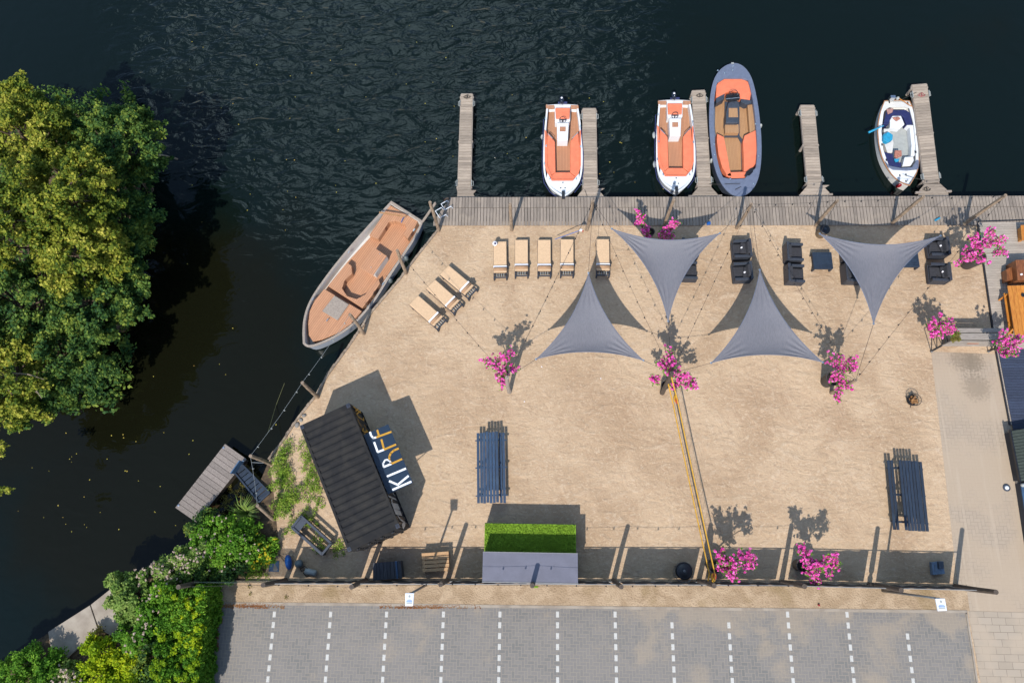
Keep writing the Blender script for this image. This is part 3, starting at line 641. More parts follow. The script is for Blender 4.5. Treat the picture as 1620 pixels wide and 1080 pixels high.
# --- two white motorboats with orange cushions and outboards
def white_boat(dx, dy, label, tilt=0, skew=0.0):
    c0 = Vector((891, 240))
    def T(p): return (p[0]+dx+skew*(p[1]-240), p[1]+dy)
    root = thing('motorboat', label, 'boat', G(*T((891, 240)), WZ), 'white motorboats with orange cushions')
    z = -.10
    ol = [(865, 167), (880, 165.5), (900, 165.5), (914, 167), (917, 185), (920, 210), (921.5, 240), (921.5, 270), (917, 289), (908, 301), (899, 309), (891, 314.5), (883, 309), (871, 300), (862, 285), (859.5, 265), (860, 240), (861, 210), (863, 188)]
    pts = smooth_closed(px2([T(p) for p in ol], z), 2, keep=(0, 3, 11)); bp = Vector(G(*T((890, 313)), z)[:2])
    hull(root, pts, z, .085, WZ+.2, ('white_gel', 'white_gel', 'white_gel'), flare=.7, mid=.93, sheer=lambda p: .2*max(0, 1-(p-bp).length/2.2)**2)
    mb = MB(); ln = [G(*T(p), .02) for p in [(860, 187), (858, 240), (858, 270), (861, 288), (870, 302), (882, 311)]]; lr = [G(*T(p), .02) for p in [(919, 200), (923, 240), (923, 270), (919, 290), (909, 303)]]
    mb.tube([p+Vector((0, 0, -.12)) for p in ln], .022, 6); mb.tube([p+Vector((0, 0, -.12)) for p in lr], .022, 6); obj('rub_strake', mb, 'blue_stripe', root)
    f = WZ+.23
    Q = lambda n, pl, a, b, m, bv=.015: P2(n, root, [T(p) for p in pl], a, b, m, bv)
    Q('floor', [(864, 165.5), (914.5, 165.5), (918, 200), (919, 262), (905, 284), (876, 284), (862.5, 262), (862.5, 215)], f-.03, f, 'teak_lines', 0)
    Q('side_cushion', [(866, 211), (867, 209.5), (878, 224), (879, 272), (869, 280), (865, 264), (864.5, 240)], f+.01, f+.40, 'orange_vinyl', .03)
    Q('side_cushion', [(915, 208), (902.5, 223), (902, 272), (912, 280), (917, 262), (917.5, 240)], f+.01, f+.40, 'orange_vinyl', .03)
    Q('bow_cushion', [(878.5, 272.5), (902, 272.5), (911, 280.5), (905.5, 285), (875, 284.5), (869.5, 280.5)], f+.01, f+.40, 'orange_vinyl', .03)
    Q('backrest', [(861.4, 205), (864.6, 208), (866, 262), (874, 281), (867, 276), (861.8, 262)], f+.3, z+.035, 'orange_vinyl', .01)
    Q('backrest', [(919, 205), (916.8, 208), (917, 262), (909, 281), (915, 276), (919, 262)], f+.3, z+.035, 'orange_vinyl', .01)
    Q('bow_backrest', [(871, 281), (875, 283.5), (905, 283.5), (909.5, 280.5), (906, 286), (872.5, 286)], f+.3, z+.035, 'orange_vinyl', .01)
    Q('foredeck', [(866, 272), (873, 286), (906, 286), (916, 274), (916, 288), (907, 300), (898, 308), (891, 312), (884, 307), (873, 299), (864.5, 286)], z-.12, z+.03, 'white_gel', .02)
    Q('stern_deck', [(863.5, 166.8), (877, 166.2), (877, 172), (864, 172)], z-.06, z+.012, 'teak_lines', .003); Q('stern_deck', [(903, 166.2), (915, 166.8), (915.5, 172), (903, 172)], z-.06, z+.012, 'teak_lines', .003)
    Q('stern_seat_base', [(877.5, 166), (902.5, 166), (902, 191), (900, 194), (878, 194)], f, f+.46, 'white_gel', .02)
    Q('seat_cushion', [(878.5, 170.5), (902, 170.5), (901, 187), (879.5, 187)], f+.46, f+.58, 'orange_vinyl', .03)
    o = Q('console', [(881, 194), (900, 194), (898.5, 222), (881.5, 222)], f, f+.62, 'white_gel', .03)
    P2('console_hatch', o, [T(p) for p in [(885.5, 200.5), (895, 200.5), (895, 208), (885.5, 208)]], f+.62, f+.635, 'teak', .002)
    c = G(*T((890, 190)), f+.72); w = MB()
    w.tube([c+Vector((.18*math.cos(a*math.pi/8), .1*math.sin(a*math.pi/8), .14*math.sin(a*math.pi/8))) for a in range(17)], .015, 6); w.bar(c-Vector((.17, 0, 0)), c+Vector((.17, 0, 0)), .03, .03); w.tube([c, c+Vector((0, -.08, -.14))], .03, 6)
    obj('steering_wheel', w, 'black_plastic', root)
    for s in ((867, 212, 874, 219), (914, 210, 905, 219)):
        g = MB(); a, b = G(*T(s[:2]), .1), G(*T(s[2:]), .1); g.tube([a-Vector((0, 0, .35)), a, b, b-Vector((0, 0, .35))], .018, 6); obj('grab_rail', g, 'steel', root)
    m = MB(); p = G(*T((888.5, 158.5)), .1); m.ball(p, .17, 14, (.85, 1.45, 1.1)); m.tube([p+Vector((0, -.05, -.1)), p+Vector((0, -.05, -1.1))], .07, 8); o = obj('outboard_motor', m, 'glass_dark', root, smooth=True)
    m = MB(); m.ball(p+Vector((0, .02, .17)), .055, 8, (1, 1.2, .4)); obj('motor_badge', m, 'white_cloth', o)
    m = MB(); m.box(G(*T((890, 163.6)), -.1), (.5, .09, .16)); m.tube([p+Vector((0, -.1, -.1)), G(*T((890, 165)), -.1)], .045, 6); obj('motor_bracket', m, 'blue_stripe', root)
    m = MB(); b2 = G(*T((891, 308.5)), .1); m.box(b2, (.16, .46, .05)); m.ball(b2+Vector((0, -.1, .05)), .06, 8); obj('bow_roller', m, 'metal_black', root)
    for q in ((870, 283), (912, 283), (863, 188), (918, 200), (864, 231), (918.5, 232), (861.5, 259)):
        m = MB(); pq = G(*T(q), z+.04); m.box(pq, (.045, .14, .035)); m.box(pq-Vector((0, 0, .01)), (.07, .05, .03)); obj('cleat', m, 'steel', root)
    for q in ((887, 297.5), (894, 297.5), (890.5, 289)): obj('deck_fitting', MB().lathe(G(*T(q), z+.025), [(.035, 0), (.035, .02), (.01, .025)], 10), 'metal_black', root)
    return root, T
M['teak_lines'] = seam('teak_lines', A(226, 164, 124), A(160, 108, 78), 13, 0)
r1, T1 = white_boat(0, 0, 'left white motorboat with orange cushions, bow towards the boardwalk left of its jetty')
o = obj('fender', MB().ball(G(858, 217, -.3), .1, 12, (1, 1, 2.2)), 'light_grey', r1, smooth=True)
r2, T2 = white_boat(178.5, -7, 'right white motorboat with orange cushions, lying close to the grey launch across the jetty', skew=.014)
for q in ((1035, 214), (1036, 260)): obj('fender', MB().ball(G(*q, -.3), .11, 12, (1, 1.9, 1), .0), 'light_grey', r2, smooth=True)

# --- grey launch with orange seats
root = thing('grey_launch', 'grey oval launch with orange U-shaped seats and a dark centre console', 'boat', G(1163, 205, WZ))
def Z4(p): return (1000+p[0]/4.5, 90+p[1]/4.5)
ol = [Z4(p) for p in [(715, 42), (770, 52), (822, 95), (858, 165), (880, 260), (898, 360), (910, 470), (920, 600), (920, 730), (905, 850), (872, 930), (820, 980), (760, 996), (700, 978), (645, 920), (600, 830), (572, 720), (558, 600), (550, 470), (552, 330), (565, 220), (590, 140), (640, 75)]]
z = .05; pts = smooth_closed(px2(ol, z), 2)
hull(root, pts, z, .22, WZ+.2, ('boat_dark', 'boat_grey', 'boat_grey'), flare=.85, sheer=lambda p: 0)
f = WZ+.28
def GQ(n, pl, a, b, m, bv=.015, lab=None, par=None): return P2(n, par or root, [Z4(p) for p in pl], a, b, m, bv, lab)
M['teak_launch2'] = seam('teak_launch_pale', A(218, 168, 120), A(160, 116, 78), 13, 0)
GQ('floor', [(595, 160), (850, 160), (888, 500), (885, 800), (800, 850), (690, 850), (620, 760), (590, 500)], f-.03, f, 'teak_launch2', 0)
GQ('stern_deck', [(640, 85), (715, 50), (800, 85), (850, 165), (825, 165), (780, 152), (660, 152), (615, 180), (590, 170)], z-.1, z+.01, 'boat_grey', .01)
GQ('bow_deck', [(640, 855), (700, 870), (800, 866), (870, 800), (905, 760), (900, 850), (865, 925), (815, 972), (760, 988), (705, 970), (652, 915), (605, 825)], z-.1, z+.01, 'boat_grey', .01)
GQ('stern_seat', [(597, 290), (600, 205), (622, 165), (665, 152), (780, 152), (830, 180), (850, 240), (840, 308), (770, 295), (765, 255), (715, 240), (665, 255), (655, 285)], f, f+.42, 'orange_vinyl', .03)
GQ('side_seat', [(605, 545), (655, 570), (680, 700), (697, 800), (712, 852), (680, 850), (640, 780), (615, 690), (604, 600)], f, f+.42, 'orange_vinyl', .03)
GQ('side_seat', [(880, 520), (800, 560), (790, 600), (795, 720), (795, 812), (840, 812), (880, 760), (888, 660), (884, 580)], f, f+.42, 'orange_vinyl', .03)
GQ('bow_seat', [(700, 820), (840, 815), (860, 800), (845, 845), (800, 862), (700, 862), (668, 840)], f, f+.42, 'orange_vinyl', .03)
GQ('dark_cushion', [(868, 785), (865, 820), (835, 850), (800, 848), (815, 815), (840, 795)], f+.43, f+.53, 'black_plastic', .03)
GQ('side_box', [(822, 345), (872, 335), (882, 520), (838, 545)], f, f+.3, 'teak_launch2', .01)
GQ('seat_divider', [(597, 295), (660, 262), (655, 300), (600, 330)], f, f+.44, 'boat_dark', .01); GQ('seat_divider', [(775, 300), (850, 310), (850, 330), (810, 338), (775, 320)], f, f+.44, 'boat_dark', .01)
GQ('keel_box', [(660, 320), (765, 320), (765, 570), (658, 570)], f, f+.1, 'boat_dark', .01)
o = GQ('console', [(685, 330), (715, 308), (745, 310), (765, 335), (755, 430), (755, 470), (668, 470), (670, 400)], f, f+.6, 'boat_dark', .03)
GQ('console_hatch', [(688, 365), (750, 365), (755, 430), (688, 430)], f+.6, f+.615, 'teak_launch2', .003, par=o)
GQ('middle_box', [(662, 480), (758, 480), (760, 540), (664, 540)], f+.1, f+.40, 'teak_launch2', .01)
GQ('floor_frame', [(765, 560), (795, 600), (795, 812), (780, 812), (775, 610), (752, 570)], f, f+.06, 'boat_dark', .004)
GQ('dashboard', [(672, 270), (765, 262), (768, 300), (720, 312), (672, 308)], f+.6, f+.72, 'black_plastic', .02)
c = G(*Z4((725, 262)), f+.85); w = MB(); w.tube([c+Vector((.22*math.cos(a*math.pi/8), .13*math.sin(a*math.pi/8), .1*math.sin(a*math.pi/8))) for a in range(17)], .016, 6); w.bar(c-Vector((.2, 0, 0)), c+Vector((.2, 0, 0)), .03, .03); w.tube([c, c+Vector((0, -.06, -.2))], .03, 6); obj('steering_wheel', w, 'black_plastic', root)
for a, b in (((668, 300), (765, 290)),):
    m = MB(); p, q = G(*Z4(a), .35), G(*Z4(b), .35); m.tube([p-Vector((0, 0, .3)), p, q, q-Vector((0, 0, .3))], .018, 6); obj('windscreen_rail', m, 'steel', root)
m = MB(); p, q = G(*Z4((665, 905)), z+.06), G(*Z4((770, 902)), z+.06); m.tube([p, q], .014, 6); m.tube([G(*Z4((775, 925)), z+.06), G(*Z4((735, 945)), z+.06)], .014, 6); obj('bow_line', m, 'rope', root)
for q in ((717, 98), (720, 70), (610, 100), (905, 710), (880, 480), (585, 625), (865, 905), (700, 870), (660, 120), (590, 700)): obj('deck_fitting', MB().lathe(G(*Z4(q), z+.01), [(.04, 0), (.045, .03), (.012, .04)], 10), 'steel', root)
obj('bow_light', MB().box(G(*Z4((715, 46)), z+.03), (.14, .06, .05)), 'light_grey', root)
for q in ((565, 740), (910, 495)): obj('fender', MB().ball(G(*Z4(q), -.3), .11, 12, (1, 1, 2)), 'light_grey', root, smooth=True)

# --- small white boat with blue seats
root = thing('small_boat', 'small white wooden-trimmed boat with navy blue seats by the rightmost jetty', 'boat', G(1422, 225, WZ))
def Z5(p): return (1340+p[0]/5.143, 120+p[1]/5.143)
ol = [Z5(p) for p in [(305, 205), (400, 198), (510, 205), (535, 255), (562, 340), (580, 450), (588, 560), (590, 680), (575, 770), (540, 840), (495, 905), (440, 885), (375, 830), (320, 745), (280, 660), (258, 560), (248, 460), (252, 380), (270, 290)]]
z = -.26; pts = smooth_closed(px2(ol, z), 2, keep=(0, 2, 10)); bp = Vector(G(*Z5((495, 905)), z)[:2])
M['orange_trim'] = plain('varnished_trim', A(206, 150, 106), .4, var=.08)
hull(root, pts, z, .03, WZ+.02, ('cream_gel', 'orange_trim', 'cream_gel'), flare=.6, mid=.82, sheer=lambda p: .2*max(0, 1-(p-bp).length/2)**2)
f = WZ+.06
def SQ(n, pl, a, b, m, bv=.015, par=None): return P2(n, par or root, [Z5(p) for p in pl], a, b, m, bv)
SQ('side_deck', [(308, 210), (335, 210), (298, 300), (280, 450), (295, 600), (345, 745), (330, 740), (290, 655), (264, 555), (256, 460), (260, 380), (278, 290)], z-.05, z+.015, 'white_gel', .006)
SQ('side_deck', [(505, 210), (530, 258), (555, 345), (572, 450), (580, 560), (582, 680), (570, 760), (560, 700), (560, 560), (545, 400), (505, 250)], z-.05, z+.015, 'white_gel', .006)
SQ('stern_deck', [(310, 210), (505, 210), (525, 262), (455, 255), (345, 255), (300, 290), (285, 290)], z-.05, z+.016, 'cream_gel', .006)
SQ('foredeck', [(335, 742), (380, 765), (480, 772), (575, 762), (535, 835), (490, 896), (442, 876), (380, 822)], z-.05, z+.03, 'white_gel', .01)
SQ('floor', [(300, 300), (545, 300), (555, 700), (400, 760), (300, 620)], f-.03, f, 'light_grey', 0)
SQ('stern_seat', [(322, 285), (345, 278), (480, 278), (510, 300), (535, 395), (485, 400), (460, 335), (440, 320), (375, 320), (355, 345), (340, 395), (295, 395)], f, f+.4, 'navy_vinyl', .02)
SQ('motor_box', [(370, 325), (440, 325), (470, 395), (430, 430), (350, 420), (350, 360)], f, f+.36, 'white_gel', .03)
SQ('side_bench', [(485, 400), (540, 400), (556, 560), (552, 650), (520, 650), (525, 560), (510, 420)], f, f+.36, 'white_gel', .02)
SQ('side_bench', [(300, 430), (345, 430), (380, 545), (370, 625), (330, 625), (300, 540)], f, f+.36, 'cream_gel', .02)
SQ('bow_seat', [(300, 620), (370, 635), (390, 700), (445, 705), (440, 745), (360, 745), (325, 700)], f, f+.4, 'navy_vinyl', .02)
SQ('bow_seat', [(470, 660), (540, 655), (545, 690), (520, 730), (450, 735)], f, f+.38, 'white_gel', .03)
SQ('folded_cover', [(310, 690), (345, 730), (440, 748), (530, 742), (570, 680), (588, 690), (582, 755), (480, 768), (375, 765), (335, 742)], f+.4, z+.06, 'boat_grey', .03)
o = MB(); o.tube([G(*Z5((425, 185)), .03), G(*Z5((525, 250)), .05)], .022, 6); obj('tiller', o, 'orange_wood', root)
o = MB(); o.box(G(*Z5((365, 183)), -.05), (.26, .16, .3)); obj('stern_ladder', o, 'steel', root)
o = MB(); o.ball(G(*Z5((412, 184)), 0), .09, 10, (1, 1, 1.2)); obj('motor_head', o, 'light_grey', root)
for q in ((345, 215), (495, 222), (285, 560), (560, 620), (480, 805), (430, 812), (480, 858), (320, 685)):
    m = MB(); p = G(*Z5(q), z+.04); m.box(p, (.05, .12, .035)); m.box(p-Vector((0, 0, .02)), (.06, .05, .03)); obj('cleat', m, 'metal_black', root)
obj('bow_stem', MB().ball(G(*Z5((420, 893)), -.4), .12, 10, (1.3, .7, 1.6)), 'red_paint', root)
obj('oar', MB().tube([G(*Z5((175, 462)), -.1), G(*Z5((248, 428)), -.02), G(*Z5((300, 405)), 0)], [.06, .045, .02], 8), 'cyan', root)
def in_boat(name, label, cat, pl, z0, z1, mat, bv=.03): return tag(obj(name, MB().pp([Z5(p) for p in pl], z0, z1), mat, bevel=bv), label, cat)
in_boat('bag', 'turquoise open bag standing on the left bench of the small white boat', 'bag', [(295, 475), (340, 455), (375, 480), (372, 520), (330, 540), (295, 520)], f+.36, f+.62, 'cyan')
in_boat('towel', 'salmon patterned towel draped in the bow of the small white boat', 'towel', [(390, 605), (445, 605), (448, 650), (410, 668), (388, 655)], f+.40, f+.5, 'patterned')
in_boat('dry_bag', 'tiny turquoise pouch just below the patterned towel in the small boat', 'pouch', [(385, 675), (432, 672), (420, 695), (398, 700)], f+.40, f+.5, 'cyan')
in_boat('jacket', 'red and white cloth heap on the motor box of the small white boat', 'jacket', [(372, 338), (420, 330), (438, 348), (405, 368)], f+.37, f+.45, 'patterned')
in_boat('cloth', 'crumpled beige cloth on the stern corner of the small white boat', 'cloth', [(322, 268), (380, 262), (372, 295), (335, 312)], f+.40, f+.48, 'salmon')

# ================================================================= POSTS (crooked logs carrying the light strings)
def post(label, base, top, h=2.9, r=.085, mat='post_wood', group='crooked wooden posts round the beach', z0=-.05):
    b, t_ = G(*base), G(*top, h); root = None
    n = 9; pts = []; rs = []
    off = Vector((random.uniform(-.025, .025), random.uniform(-.025, .025), 0))
    for i in range(n+1):
        k = i/n; p = Vector((b.x, b.y, z0)).lerp(t_, k)+off*math.sin(k*math.pi)*1.3+Vector((random.uniform(-.006, .006), random.uniform(-.006, .006), 0)); pts.append(p); rs.append(r*(1.12-.22*k)*random.uniform(.96, 1.04))
    o = obj('wooden_post', MB().tube(pts, rs, 14), mat, smooth=False, origin=(b.x, b.y, 0)); tag(o, label, 'post', group)
    return t_
PT = {}
PT['w1'] = post('crooked post at the corner where boardwalk and slanted quay meet', (694, 365), (680, 320), 3.0)
PT['w2'] = post('post with orange-stained foot beside the middle of the salmon launch', (643, 432), (628.5, 396), 2.3)
PT['w3'] = post('post on the quay leaning over the bow of the salmon launch', (575.7, 528), (553.5, 497), 2.3)
PT['w4'] = post('quay post between the launch bow and the shipping container', (503, 628), (478, 605), 2.5)
PT['w5'] = post('post at the lower end of the timber quay edging, next to the gangway', (428.5, 734), (396, 721), 2.6)
PT['w6'] = post('slanted post among the weeds just below the gangway', (433, 822), (407, 799), 2.0)
PT['n1'] = post('boardwalk post furthest left, above the row of tan loungers', (809.5, 364), (807, 323), 2.8)
PT['n2'] = post('boardwalk post above the gap left of the single tan lounger', (928, 364), (938, 318), 3.0)
PT['n3'] = post('boardwalk post behind the two small pink plants', (1049, 361), (1066, 316), 3.0)
PT['n4'] = post('boardwalk post above the black armchairs stacked with cushions', (1165.5, 360.7), (1188.7, 322.8), 2.8)
PT['n5'] = post('boardwalk post standing against the round black fire drum', (1290.4, 357), (1325, 317), 3.0)
PT['n6'] = post('boardwalk post above the middle of the right upper shade sail', (1410.7, 354), (1461, 311), 3.0)
PT['n7'] = post('boardwalk post furthest right, at the corner of the wooden terrace', (1525, 355), (1591, 309), 3.0)
PT['m1'] = post('pale square-cut post in the sand half hidden by the left pink plant', (806, 620), (802, 597), 2.75, .10, 'weathered_cap')
PT['m2'] = post('dark post in the sand where the yellow net begins', (1047.5, 621), (1063, 590), 2.95, .11, 'dark_post')
PT['m3'] = post('post in the sand leaning right out of the right-hand pink plant', (1315, 621), (1354, 601), 2.85)

tag(obj('grey_plank', MB().bar(G(669, 350, .2), G(689, 321, 1.7), .12, .05), 'weathered_cap'), 'grey plank leaning from the launch stern to the corner post', 'plank')
# ================================================================= SAILS
def sail(label, c, k=.075):
    """c: [(px,py,h)]*3"""
    P = [G(a, b, h) for a, b, h in c]; cen = sum(P, Vector())/3; n = 60; idx = {}; mb = MB(); vs = []
    root = thing('shade_sail', label, 'shade sail', (cen.x, cen.y, 0), 'grey triangular shade sails')
    E = [(P[1]-P[0]).length, (P[2]-P[1]).length, (P[0]-P[2]).length]
    nrm = []
    for i in range(3):
        a, b = P[i], P[(i+1) % 3]; m = (a+b)/2; d = (cen-m); e = (b-a).normalized(); d = d-e*d.dot(e); nrm.append(d.normalized())
    for i in range(n+1):
        for j in range(n+1-i):
            w = [1-(i+j)/n, i/n, j/n]; p = P[0]*w[0]+P[1]*w[1]+P[2]*w[2]
            for q, (a, b, cc) in enumerate(((0, 1, 2), (1, 2, 0), (2, 0, 1))): p = p+nrm[q]*(k*E[q]*4*w[a]*w[b]*(1-w[cc])**2)
            p = p-Vector((0, 0, .55*27*w[0]*w[1]*w[2]*.35))
            for q in range(3):
                o1 = w[(q+1) % 3]+w[(q+2) % 3]
                if .04 < o1 < .42: p = p+Vector((0, 0, .022*math.sin(w[(q+1) % 3]/o1*26+q)*math.sin((o1-.04)/.38*math.pi)))
            p = p+Vector((0, 0, .012*math.sin(w[0]*19+w[1]*7)*27*w[0]*w[1]*w[2]))
            idx[i, j] = len(vs); vs.append(p)
    fs = []
    for i in range(n):
        for j in range(n-i):
            fs.append((idx[i, j], idx[i+1, j], idx[i, j+1]))
            if j < n-i-1: fs.append((idx[i+1, j], idx[i+1, j+1], idx[i, j+1]))
    mb.add(vs, fs); o = obj('canvas', mb, 'sail', root, smooth=True); m = o.modifiers.new('thickness', 'SOLIDIFY'); m.thickness = .004
    hem = MB()
    for path in ([idx[i, 0] for i in range(n+1)], [idx[0, j] for j in range(n+1)], [idx[i, n-i] for i in range(n+1)]): hem.tube([vs[q] for q in path], .012, 5)
    obj('hem', hem, 'boat_grey', root)
    for p in P:
        r = MB(); r.lathe(p+Vector((0, 0, -.01)), [(.05, 0), (.05, .02), (.03, .025)], 10); obj('corner_ring', r, 'steel', root)
    return P
s1 = sail('left lower sail pointing up, beside the single tan lounger', [(931, 432, 2.95), (848, 568, 2.6), (1018, 570, 2.55)])
s2 = sail('left upper sail pointing down, over two small pink plants', [(968, 362, 2.9), (1139, 369, 3.0), (1057, 508, 2.4)], .085)
s3 = sail('right lower sail pointing up, between the two armchair groups', [(1202, 427, 2.5), (1125, 574, 2.45), (1302, 573, 2.55)])
s4 = sail('right upper sail pointing down, partly covering a blue table', [(1297, 370, 2.95), (1488, 373, 2.65), (1382, 512, 2.55)], .085)
def rope(label, a, b, sg=.02, r=.009, mat='rope', name='guy_rope', cat='rope', group='guy ropes of the shade sails'):
    return tag(obj(name, MB().tube(sag(a, b, sg, 8), r, 5), mat), label, cat, group)
rope('guy rope from the left lower sail to the left sand post', s1[1], PT['m1'])
rope('guy rope from the left lower sail to the dark net post', s1[2], PT['m2'])
rope('guy rope from the tip of the left lower sail up to the boardwalk', s1[0], PT['n2'])
rope('guy rope from the left upper sail to the post left of it', s2[0], PT['n2'])
rope('guy rope from the left upper sail to the post above the stacked armchairs', s2[1], PT['n4'])
rope('guy rope from the tip of the left upper sail down to the dark net post', s2[2], PT['m2'])
rope('guy rope from the tip of the right lower sail up to the boardwalk', s3[0], PT['n4'])
rope('guy rope from the right lower sail to the dark net post', s3[1], PT['m2'])
rope('guy rope from the right lower sail to the leaning sand post', s3[2], PT['m3'])
rope('guy rope from the right upper sail to the post at the fire drum', s4[0], PT['n5'])
rope('guy rope from the right upper sail to the post at the terrace corner', s4[1], PT['n7'])
rope('guy rope from the tip of the right upper sail to the leaning sand post', s4[2], PT['m3'])

# ================================================================= LIGHT STRINGS
def string(label, pts, sg=.12, gap=.78, mat='rope', bm='metal_black'):
    root = thing('string_lights', label, 'string lights', (pts[0].x, pts[0].y, pts[0].z), 'festoon light strings between the posts')
    cb = MB(); bulbs = []
    for a, b in zip(pts[:-1], pts[1:]):
        L = (b-a).length; c = sag(a, b, sg*L/4, 16); cb.tube(c, .0065, 5); n = max(1, int(L/gap))
        for i in range(n):
            k = (i+.5)/n; bulbs.append(a.lerp(b, k)-Vector((0, 0, sg*L/4*4*k*(1-k))))
    obj('cable', cb, mat, root)
    for p in bulbs: obj('bulb', MB().lathe(p-Vector((0, 0, .15)), [(.012, 0), (.032, .03), (.034, .06), (.02, .10), (.02, .15)], 8), bm, root, smooth=True)
string('light string from the quay post by the launch to the left sand post', [PT['w2'], PT['m1']])
string('light string from the left sand post up over the tan loungers to the boardwalk', [PT['m1'], PT['n2']])
string('light string running right-down from above the single tan lounger to the dark net post', [PT['n2'], PT['m2']])
string('light string from the dark net post up to the stacked armchairs', [PT['m2'], PT['n4']])
string('light string from the stacked armchairs down to the leaning sand post', [PT['n4'], PT['m3']])
string('light string from the leaning sand post up to the terrace corner', [PT['m3'], PT['n7']])
string('light string along the boardwalk above the shade sails', [PT['n4'], PT['n5'], PT['n6'], PT['n7']], .15)
string('light string hanging over the water along the quay, passing the gangway', [PT['w3'], PT['w4'], PT['w5'], PT['w6']], .12, .95, 'rope_light', 'light_grey')
tag(obj('mooring_line', MB().tube([G(450, 606, WZ+.02), G(437, 640, WZ+.03), G(424, 684, .2)], .014, 6), 'rope_olive'), 'olive mooring line slanting into the water above the gangway', 'rope')
tag(obj('mooring_line', MB().tube(sag(G(398, 731, -.1), G(424, 732, .1), .05, 6), .012, 6), 'rope_light'), 'pale rope tying the dock to the timber edging', 'rope')
for lab, a, b in (('mooring line of the left white motorboat curling over its jetty and the boardwalk', G(925, 300, -.08), G(937, 330, .08)), ('mooring line of the grey launch reaching over the jetty', G(1152, 291, .12), G(1122, 291, -.08)), ('bow line of the small white boat to the rightmost jetty', G(1431, 277, .05), G(1463, 285, -.08)), ('stern line of the small white boat to the rightmost jetty', G(1427, 157, .05), G(1450, 146, -.08)), ('bow line of the launch tied to the leaning quay post', G(556, 508, .15), G(570, 528, .6))):
    rope(lab, a, b, .05, .011, 'rope', 'mooring_line', 'rope', 'mooring lines')

# ================================================================= CONTAINER
CT = [G(474.3, 673.3, 2.59), G(551.8, 637.4, 2.59), G(632.2, 833.5, 2.59), G(551.3, 872.8, 2.59)]
cen = sum(CT, Vector())/4; vv = ((CT[0]-CT[3])+(CT[1]-CT[2])).normalized(); ang = math.atan2(vv.y, vv.x)-math.pi/2
root = thing('shipping_container', 'black corrugated shipping container with an open hatch lettered KIRFF', 'shipping container', (cen.x, cen.y, 0), rz=ang)
CW, CL, CH = 2.44, 6.06, 2.59
def wallcorr(mb, axis, s, L, z0, z1, inset, per=.28, dep=.035, skip=None):
    n = int(L/per); prof = []
    for i in range(n):
        x0 = -L/2+i*L/n; w = L/n
        for a, d in ((0, 0), (.35, 0), (.5, dep), (.85, dep)): prof.append((x0+a*w, d))
    prof.append((L/2, 0)); vs = []
    for z in (z0, z1):
        for a, d in prof:
            e = s*(inset-d); vs.append((e, a, z) if axis == 'x' else (a, e, z))
    m = len(prof); mb.add(vs, [(i, i+1, m+i+1, m+i) for i in range(m-1)])
mb = MB(); wallcorr(mb, 'x', 1, CL-.3, .15, CH-.12, CW/2-.02); wallcorr(mb, 'x', -1, CL-.3, .15, CH-.12, CW/2-.02); wallcorr(mb, 'y', 1, CW-.3, .15, CH-.12, CL/2-.02)
obj('side_wall', mb, 'container_side', root, local=True)
mb = MB(); n = 17; prof = []
L = CL-.5
for i in range(n):
    for a, d in ((0, 0), (.30, -.002), (.5, -.042), (.75, -.036)): prof.append((-L/2+(i+a)*L/n, d))
prof.append((L/2, 0)); m = len(prof)
mb.add([(-CW/2+.1, y, CH-.012+d) for y, d in prof]+[(CW/2-.1, y, CH-.012+d) for y, d in prof], [(i, i+1, m+i+1, m+i) for i in range(m-1)])
mb.box((0, L/2+.12, CH-.02), (CW-.2, .24, .02)); mb.box((0, -L/2-.12, CH-.02), (CW-.2, .24, .02))
obj('roof', mb, 'container', root, local=True)
mb = MB()
for sx in (-1, 1):
    mb.box((sx*(CW/2-.055), 0, CH-.06), (.11, CL-.3, .115)); mb.box((sx*(CW/2-.06), 0, .08), (.12, CL-.3, .14))
    for sy in (-1, 1): mb.box((sx*(CW/2-.07), sy*(CL/2-.08), CH/2), (.14, .16, CH-.26))
for sy in (-1, 1): mb.box((0, sy*(CL/2-.055), CH-.06), (CW-.3, .11, .11)); mb.box((0, sy*(CL/2-.06), .08), (CW-.3, .12, .14))
mb.box((0, 0, .1), (CW-.2, CL-.2, .08))
obj('frame', mb, 'container', root, local=True)
for sx in (-1, 1):
    for sy in (-1, 1):
        for z in (CH-.06, .065):
            o = obj('corner_casting', MB().box((sx*(CW/2-.08), sy*(CL/2-.09), z), (.166, .186, .124)), 'casting', root, local=True, bevel=.008)
            obj('casting_hole', MB().box((sx*(CW/2-.08), sy*(CL/2-.09), z+.061 if z > 1 else z-.061), (.06, .10, .006)), 'metal_black', o, local=True)
for sx in (-1, 1):
    o = obj('door', MB().box((sx*.56, -CL/2-.012, CH/2), (1.08, .05, CH-.4)), 'container', root, local=True, bevel=.006)
    obj('door_ribs', MB().box((sx*.56, -CL/2-.045, .7), (.96, .02, .06)).box((sx*.56, -CL/2-.045, 1.3), (.96, .02, .06)).box((sx*.56, -CL/2-.045, 1.9), (.96, .02, .06)), 'container', o, local=True)
    for q in (.3, .82):
        b_ = MB().tube([(sx*q, -CL/2-.08, .12), (sx*q, -CL/2-.08, CH-.1)], .02, 8)
        for z in (.2, 1.0, 1.5, CH-.2): b_.box((sx*q, -CL/2-.06, z), (.14, .06, .06))
        b_.bar((sx*q, -CL/2-.10, 1.1), (sx*(q+.28 if q < .5 else q-.28), -CL/2-.10, 1.1), .03, .02); obj('lock_bar', b_, 'metal_black', o, local=True)
Ri = wl(root)
def side_pt(px, py, off=.03):                    # pixel -> point on the container's right wall
    nrm = Ri.to_3x3() @ Vector((1, 0, 0)); p0 = Ri @ Vector((CW/2+off, 0, 0)); return on_plane(px, py, p0, nrm)
def Zf(p): return (540+p[0]/6.75, 630+p[1]/6.75)
